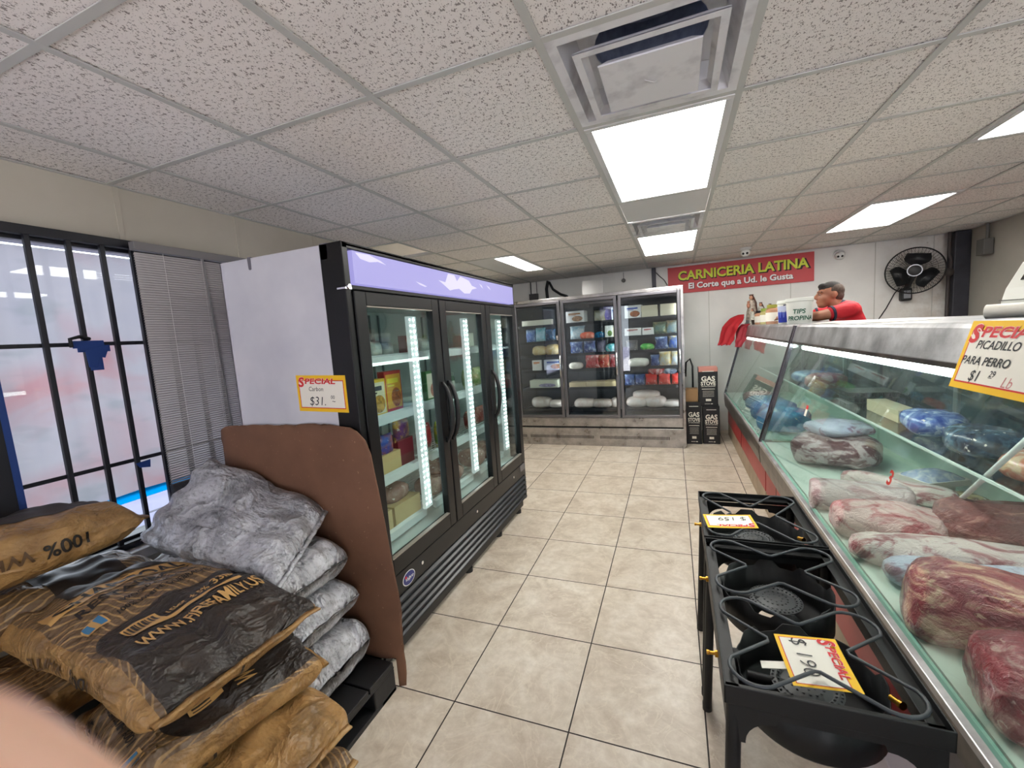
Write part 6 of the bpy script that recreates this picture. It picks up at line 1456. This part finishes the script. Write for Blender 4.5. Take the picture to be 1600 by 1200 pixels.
        if seam:      # folded, stitched end
            m = MB()
            for l0, sg in ((-.012, 1),):
                P = []
                for k in range(25):
                    y = -1 + 2 * k / 24; th = 0 if y > 0 else math.pi
                    a = s.pt(.003, 0); b = s.pt(.003, math.pi); p = b.lerp(a, k / 24) ; q = s.a * (-.022 + .004 * noise.noise(V(k * .7, s.sd, 0)))
                    wv = V(0, 0, .006 * noise.noise(V(k * .35, s.sd, 3))); P += [p + V(0, 0, .004) + wv, p + q + V(0, 0, .003) + wv, p + q - V(0, 0, .003) + wv, p - V(0, 0, .004) + wv]
                m.add(P, [(4 * k + j, 4 * k + 4 + j, 4 * k + 4 + (j + 1) % 4, 4 * k + (j + 1) % 4) for k in range(24) for j in range(4)])
            se = m.build('sewn_end', mat, o, 0, 180); sul = se.data.uv_layers.new(name='UVMap')
            for lp in se.data.loops: sul.data[lp.index].uv = (-.01, .3)
        if prints:
            m = MB(); mats = [PBLACK, PTAN, PINK_, PBLUE, PLINE]
            for p in prints:
                if p[0] == 'patch':        # ('patch', l0, l1, s0, s1, material, lift, corner radius)
                    _, l0, l1, s0, s1, mi, d, r = p; A = max(2, int((l1 - l0) / .005)); B = max(2, int((s1 - s0) / .009)); vs = []
                    for i in range(A + 1):
                        l = l0 + (l1 - l0) * i / A; ins = 0
                        dl = l1 - l
                        if r and dl < r: ins = r - math.sqrt(max(0, r * r - (r - dl) ** 2))
                        for j in range(B + 1): vs.append(s.S(l, (s0 + ins) + (s1 - s0 - 2 * ins) * j / B, d))
                    m.add(vs, [(i * (B + 1) + j, i * (B + 1) + j + 1, (i + 1) * (B + 1) + j + 1, (i + 1) * (B + 1) + j) for i in range(A) for j in range(B)], mi)
                else:                      # ('text'/'side', string, l, s, size, width, material, lift)
                    kd, txt, l, sv, sz, wd, mi, d = p; vs, fs = fine_text(txt, .02); xs = [q[0] for q in vs]; x0, x1 = min(xs), max(xs); k = wd / (x1 - x0); P = []
                    for x, y in vs:
                        a, b_ = (x - (x0 + x1) / 2) * k, y * sz
                        P.append(s.S(l + b_, sv + a, d) if kd == 'text' else s.S(l + a, sv - b_, d))
                    m.add(P, fs, mi)
            m.build('printing', mats, o, 0, 180)
        return o
def face(sh=0., extra=(), lab=True):
    P = [('text', 'WWW.FIREFAMILY.US', .18, .02 + sh, .085, .37, 1, .004),
         ('patch', .272, .29, -.15 + sh, .185 + sh, 1, .0036, 0), ('patch', .29, .365, -.15 + sh, -.055 + sh, 1, .0036, 0),
         ('text', '15kg  ± 5%', .312, .03 + sh, .042, .13, 1, .0042), ('text', '33lb', .312, .145 + sh, .046, .07, 1, .0042)]
    for i in range(9): P.append(('patch', .305, .355, -.145 + .009 * i + sh, -.1415 + .009 * i + sh + .002 * (i % 3), 0, .0044, 0))
    P += [('text', '100% WHITE QUEBRACHO', .475, .05 + sh, .03, .30, 2, .0035), ('text', 'WOOD CHARCOAL', .525, .05 + sh, .028, .24, 2, .0035),
          ('text', 'RESTAURANT', .59, .02 + sh, .055, .36, 2, .0035), ('patch', .66, .76, -.21 + sh, .23 + sh, 1, .0022, 0), ('text', 'CHARCOAL', .672, .01 + sh, .105, .39, 2, .0042),
          ('patch', .78, .93, -.12 + sh, .2 + sh, 0, .0022, .05),
          ('patch', .475, .545, -.185 + sh, -.125 + sh, 1, .003, .02), ('patch', .482, .538, -.18 + sh, -.162 + sh, 3, .0042, 0), ('patch', .482, .538, -.148 + sh, -.13 + sh, 3, .0042, 0)]
    return P
SIDE = [('side', '100%', .40, -.305, .06, .13, 2, .004), ('side', 'WHITE', .60, -.305, .055, .18, 4, .004)]
G = 'brown charcoal sacks'
Sack((-1.255, .81, .655), (-.998, .06, .0), .98, .51, .20, sd=3.1, blunt=.35, sag=lambda u, y: -.012 * (1 - u) ** 2 + .012 * math.sin(u * 5)).make('charcoal_sack', PANELSACK, 'brown CHARCOAL sack lying on top of the pile, web address facing the aisle', 'charcoal sack', G, face() + SIDE)
Sack((-1.415, 1.085, .455), (-.25, -.97, .0), .54, .47, .16, sd=9.7, blunt=.6, sag=lambda u, y: -.01 * u).make('charcoal_sack', PANELSACK, 'brown charcoal sack set askew directly under the topmost CHARCOAL sack', 'charcoal sack', G, face(0) + SIDE)
Sack((-1.09, .80, .315), (-1, .10, 0), .92, .45, .135, sd=15.2, blunt=.9, sag=lambda u, y: -.02 * (1 - u) ** 3).make('charcoal_sack', TANSACK, 'plain tan end of a sack, second from the pallet, jutting toward the aisle', 'charcoal sack', G, [('side', 'FIRE FAMILY', .2, -.285, .035, .14, 4, .004), ('side', 'QUEBRACHO', .45, -.29, .05, .22, 4, .004)])
Sack((-1.05, .76, .197), (-1, .05, 0), .92, .45, .105, sd=21.9, blunt=.6).make('charcoal_sack', KRAFT, 'lowest brown charcoal sack of the pile, resting on the black pallet', 'charcoal sack', G, [('side', '100%', .4, -.26, .05, .12, 2, .004)])
Sack((-1.32, .33, .455), (-1, .06, .02), .62, .47, .16, sd=33.3, blunt=.4, sag=lambda u, y: -.03 * (1 - u) ** 2).make('charcoal_sack', KRAFT, 'brown sack with zigzag-edged black print behind the blurred finger', 'charcoal sack', G, [('patch', .16, .52, .02, .28, 0, .0022, .09), ('patch', .16, .40, -.16, .02, 1, .0034, 0)] + [('patch', .18 + .03 * i, .195 + .03 * i, -.07, -.02, 0, .0046, 0) for i in range(4)])
Sack((-2.33, 1.10, .675), (-.02, -1, 0), .90, .36, .17, sd=41.5, blunt=.3, sag=lambda u, y: -.02 * (1 - u) ** 2).make('charcoal_sack', KRAFT, 'brown sack with dark square print, between the window sack and the CHARCOAL sack', 'charcoal sack', G, [('patch', .12, .34, -.26, .10, 0, .0022, 0)])
Sack((-2.32, 1.045, .925), (.02, -1, -.03), .90, .37, .20, sd=52.8, blunt=.3, sag=lambda u, y: -.02 * (1 - u) ** 2).make('charcoal_sack', TANSACK, 'uppermost brown sack by the window, with upside-down 100% on its side', 'charcoal sack', G, [('side', '100%', .25, -.215, .07, .13, 2, .004), ('side', 'WHITE', .44, -.215, .055, .2, 4, .004), ('patch', .05, .5, -.02, .14, 0, .002, .05)])
Sack((-2.12, 1.08, .475), (0, -1, 0), .86, .46, .18, sd=57.1).make('charcoal_sack', KRAFT, 'brown sack under the window sacks, mostly hidden by the CHARCOAL sack', 'charcoal sack', G)
G = 'silver charcoal sacks'
Sack((-1.475, 1.255, .765), (-.985, -.01, .17), .80, .42, .16, sd=61.3, blunt=.15, side=(-.30, .92, .30), side1=(.30, .62, .70), wr=1.15).make('silver_sack', SILVER, 'large wrinkled silver sack slumped on top against the cardboard', 'charcoal sack', G)
Sack((-1.385, 1.225, .645), (-1, .02, 0), .84, .38, .17, sd=66.4, blunt=1.).make('silver_sack', SILVER, 'silver sack with folded end, directly under the large slumped one', 'charcoal sack', G, seam=False)
Sack((-1.345, 1.225, .475), (-1, .0, 0), .88, .38, .17, sd=72.7, blunt=1.).make('silver_sack', SILVER, 'silver sack end in the middle of the silver stack by the cardboard', 'charcoal sack', G, seam=False)
Sack((-1.31, 1.225, .27), (-1, .0, 0), .90, .39, .24, sd=79.9, blunt=1.).make('silver_sack', SILVER, 'lowest silver sack end resting on the black pallet by the cardboard', 'charcoal sack', G, seam=False)
# ================================================================== THE MAN BEHIND THE COUNTER
def skin_mat(name, c1, c2):
    m, t, b = nt(name); v = coords(t); n = noise_tex(t, v, 14, 4)
    t.links.new(ramp(t, n, [(.35, srgb(*c1)), (.7, srgb(*c2))]), b.inputs['Base Color']); b.inputs['Roughness'].default_value = .5
    b.inputs['Subsurface Weight'].default_value = .08; b.inputs['Subsurface Radius'].default_value = (.01, .004, .002); return m
def man():
    y = 4.80; t = thing('person', 'man in red polo shirt with navy collar leaning on the meat counter, facing left', 'person', (1.55, y, .14))
    SK = skin_mat('tan skin', (150, 98, 74), (172, 116, 90)); m = MB()
    hc = V(1.335, y, 1.755)
    # head: cranium, face wedge, jaw, nose, brow, ears
    m.ball(hc + V(.012, 0, .022), (.098, .076, .092)); m.ball(hc + V(-.03, 0, -.035), (.066, .062, .075)); m.ball(hc + V(-.052, 0, -.085), (.042, .046, .036)); m.ball(hc + V(-.074, 0, -.098), (.02, .022, .02))
    m.capsule(hc + V(-.092, 0, .012), hc + V(-.117, 0, -.026), .010, .0145); m.ball(hc + V(-.108, .011, -.031), .009); m.ball(hc + V(-.108, -.011, -.031), .009)
    m.capsule(hc + V(-.078, -.04, .026), hc + V(-.078, .04, .026), .014, .014)
    m.ball(hc + V(-.094, 0, -.058), (.012, .022, .008)); m.ball(hc + V(-.091, 0, -.071), (.013, .019, .008))
    for s in (-1, 1):
        m.ball(hc + V(-.045, .048 * s, -.03), (.03, .018, .03)); m.ball(hc + V(.022, .077 * s, -.008), (.017, .010, .032)); m.ball(hc + V(.012, .074 * s, -.03), (.008, .008, .013))
    m.capsule(hc + V(.03, 0, -.05), V(1.41, y, 1.60), .056, .066)                     # neck
    m.capsule(V(1.44, y - .12, 1.585), V(1.44, y + .12, 1.585), .085, .085); m.capsule(V(1.46, y, 1.55), V(1.60, y, 1.20), .105, .115); m.capsule(V(1.46, y - .1, 1.53), V(1.60, y - .08, 1.2), .09, .1); m.capsule(V(1.46, y + .1, 1.53), V(1.60, y + .08, 1.2), .09, .1)
    for s, e, w_ in ((-1, V(1.185, y - .235, 1.562), V(1.02, y - .05, 1.562)), (1, V(1.19, y + .23, 1.562), V(1.03, y + .06, 1.575))):
        sh = V(1.43, y + .19 * s, 1.60); m.capsule(sh, e, .056, .045); m.capsule(e, w_, .045, .031)
        d = (w_ - e).normalized(); sd = V(0, 0, 1).cross(d).normalized(); pc = w_ + d * .05; m.ball(pc, (.05, .042, .018), 14, 8, 0, Matrix((d, sd, d.cross(sd))).transposed())
        for k in range(4):
            r0 = pc + d * .035 + sd * (.03 - .02 * k); ln = (.062, .074, .078, .068)[k]; r1 = r0 + d * ln * .55 + V(0, 0, .004); r2 = r1 + d * ln * .45 + V(0, 0, -.014); m.capsule(r0, r1, .0095, .009); m.capsule(r1, r2, .009, .0075)
        th0 = w_ + d * .025 - sd * .03 * s; th1 = th0 + d * .035 - sd * .03 * s; m.capsule(th0, th1, .012, .0105); m.capsule(th1, th1 + d * .03 - sd * .006 * s, .0105, .009)
    for s in (-1, 1):                                                                   # legs and feet
        hp, kn, an = V(1.63, y + .095 * s, 1.10), V(1.66, y + .11 * s, .64), V(1.74, y + .11 * s, .22)
        m.capsule(hp, kn, .085, .058); m.capsule(kn, an, .056, .038); m.capsule(an + V(.02, 0, -.045), an + V(-.16, 0, -.05), .036, .03)
    body = m.build('body', SK, t); modif(body, .0075, 5, .5)
    m = MB()      # short hair cut close at the sides
    m.ball(hc + V(.010, 0, .046), (.094, .070, .0735)); m.ball(hc + V(-.050, 0, .078), (.040, .052, .030))
    h = m.build('hair', M('short dark hair', srgb(34, 29, 27), .85, 0, (70, srgb(62, 54, 50), .5, .8), bmp=(220, .6, .004)), t); modif(h, .006, 3)
    m = MB(); m.ball(hc + V(.028, 0, .030), (.0885, .0795, .078)); m.ball(hc + V(.052, 0, -.012), (.060, .069, .066))
    h = m.build('cropped_side_hair', M('close-cropped greying hair', srgb(70, 56, 48), .85, 0, (60, srgb(98, 86, 78), .5, .8), bmp=(260, .4, .003)), t); modif(h, .006, 3)
    for s in (-1, 1):
        m = MB(); e = hc + V(-.083, .03 * s, .004); m.ball(e, (.0085, .012, .0065)); ey = m.build('eye', M('eye white', srgb(150, 132, 122), .2), t, 0, 180)
        m = MB(); m.ball(e + V(-.0065, 0, 0), (.0032, .006, .006)); m.build('iris', M('dark iris', srgb(30, 20, 16), .15), ey, 0, 180)
        m = MB(); m.capsule(hc + V(-.089, .014 * s, .024), hc + V(-.074, .052 * s, .027), .0052, .0045); m.build('eyebrow', M('dark brow', srgb(34, 28, 26), .8), t, 0, 180)
    m = MB(); m.ball(hc + V(-.1005, 0, -.0645), (.003, .019, .0016)); m.build('mouth', M('dark lip line', srgb(96, 48, 42), .5), t, 0, 180)
    m = MB()      # red polo
    m.capsule(V(1.445, y - .13, 1.585), V(1.445, y + .13, 1.585), .096, .096); m.capsule(V(1.46, y, 1.56), V(1.60, y, 1.18), .115, .13); m.capsule(V(1.46, y - .1, 1.54), V(1.60, y - .09, 1.16), .10, .11); m.capsule(V(1.46, y + .1, 1.54), V(1.60, y + .09, 1.16), .10, .11)
    m.ball(V(1.46, y, 1.605), (.08, .17, .085)); m.ball(V(1.40, y, 1.585), (.07, .12, .07))
    for s, e in ((-1, V(1.185, y - .235, 1.562)), (1, V(1.19, y + .23, 1.562))):
        sh = V(1.43, y + .19 * s, 1.60); m.capsule(sh, sh.lerp(e, .52), .070, .064)
    sh_ = m.build('polo_shirt', M('red polo cloth', srgb(196, 24, 40), .75, 0, (5, srgb(176, 18, 34)), (26, .35, .012)), t); modif(sh_, .009, 4)
    m = MB()
    for s, e in ((-1, V(1.185, y - .235, 1.562)), (1, V(1.19, y + .23, 1.562))):
        sh = V(1.43, y + .19 * s, 1.60); a = sh.lerp(e, .53); b = sh.lerp(e, .60); m.lathe([(.058, 0), (.067, -.002), (.066, (b - a).length), (.050, (b - a).length)], a, 24, 0, (b - a))
    m.build('sleeve_trim', M('navy knit trim', srgb(26, 28, 52), .8), t, 0, 60)
    m = MB(); c0, c1 = V(1.378, y, 1.655), V(1.425, y, 1.61); ax = (c0 - c1).normalized(); m.lathe([(.085, 0), (.083, .03), (.070, .058), (.066, .06), (.070, .03), (.075, 0)], c1, 28, 0, ax); m.build('collar', M('navy knit trim', srgb(26, 28, 52), .8), t, 0, 60)
    m = MB()
    for s in (-1, 1):
        hp, kn, an = V(1.63, y + .095 * s, 1.10), V(1.66, y + .11 * s, .64), V(1.74, y + .11 * s, .26); m.capsule(hp, kn, .105, .075); m.capsule(kn, an, .075, .062)
    m.capsule(V(1.62, y - .08, 1.12), V(1.62, y + .08, 1.12), .12, .12); tr = m.build('trousers', M('dark trousers', srgb(36, 38, 48), .8), t); modif(tr, .012, 3)
    m = MB()
    for s in (-1, 1): m.capsule(V(1.78, y + .11 * s, .18), V(1.58, y + .11 * s, .178), .042, .036)
    so = m.build('shoes', BLACKP, t); modif(so, .008, 3)
man()
# ================================================================== FINGERTIP CLOSE TO THE LENS
def hand():
    cp = lambda v: V(0, 0, CAM_Z) + CAM_R @ v
    d = V(-.70, .66, .22).normalized(); T = V(-.0372, -.0374, -.030); q = d.cross(V(0, 0, -1)).normalized(); n = q.cross(d).normalized()
    if n.z < 0: n = -n
    K = T + d * .080; p = V(-.80, .15, .50).normalized(); Wr = K + p * .098 + q * .026
    t = thing('person', 'blurred pink fingertip of the photographer\'s hand at the photo\'s lower left corner', 'person', tuple(cp(Wr)))
    m = MB(); cap = lambda a, b, r0, r1: m.capsule(cp(a), cp(b), r0, r1)
    cap(T, T + d * .024, .0092, .0098); cap(T + d * .024, T + d * .050, .0098, .0104); cap(T + d * .050, K, .0104, .0112)
    for k, (off, ln) in enumerate(((.0205, .085), (.040, .078), (.058, .062))):          # middle, ring and little finger, curled back
        b = K + q * off + p * (.003, .008, .016)[k]; e = b - d * ln * .40 + n * .012; f = e - d * ln * .10 + n * ln * .32; g = f + d * ln * .22 + n * .004; r = (.0098, .0092, .0080)[k]
        cap(b, e, r * 1.1, r); cap(e, f, r, r * .95); cap(f, g, r * .95, r * .85)
    for k in range(4):                                                                      # palm
        b = K + q * (0, .0205, .040, .058)[k] + p * (0, .003, .008, .016)[k]; cap(b, Wr + q * (-.014 + .011 * k), .0115, .0150)
    th = Wr - p * .030 - q * .012; a1 = th - q * .030 - p * .020 + n * .008; a2 = a1 - q * .018 - p * .026; cap(th, a1, .0165, .0130); cap(a1, a2, .0125, .0108); cap(a2, a2 - q * .006 - p * .024, .0108, .0092)
    cap(Wr, Wr + p * .05 + V(0, -.02, 0), .024, .026); cap(Wr + q * .012, Wr + p * .05 + q * .012 + V(0, -.02, 0), .022, .025); cap(Wr + p * .05 + V(0, -.02, 0) + q * .006, Wr + p * .16 + V(0, -.08, .03), .028, .036)
    f = m.build('hand', skin_mat('pink finger skin', (236, 186, 160), (242, 198, 172)), t); modif(f, .0014, 6)
    m = MB(); vs = []
    for i in range(7):
        for j in range(7):
            a = -1 + j / 3; vs.append(cp(T + d * (.008 - .013 * i / 6 + .003 * a * a) - n * (.0098 * math.cos(a * .8) - .0003 * i * i / 6) + q * .0078 * math.sin(a * .8)))
    m.add(vs, [(i * 7 + j, i * 7 + j + 1, (i + 1) * 7 + j + 1, (i + 1) * 7 + j) for i in range(6) for j in range(6)]); o = m.build('fingernail', M('fingernail', srgb(236, 190, 178), .25), t, 0, 180); o.modifiers.new('s', 'SOLIDIFY').thickness = .0005
    m = MB(); a = cp(Wr + p * .10 + V(0, -.045, .015)); b = cp(Wr + p * .20 + V(0, -.10, .045)); m.capsule(a, b, .038, .046); m.build('sleeve', M('dark sleeve', srgb(40, 44, 58), .8), t, 0, 60)
hand()
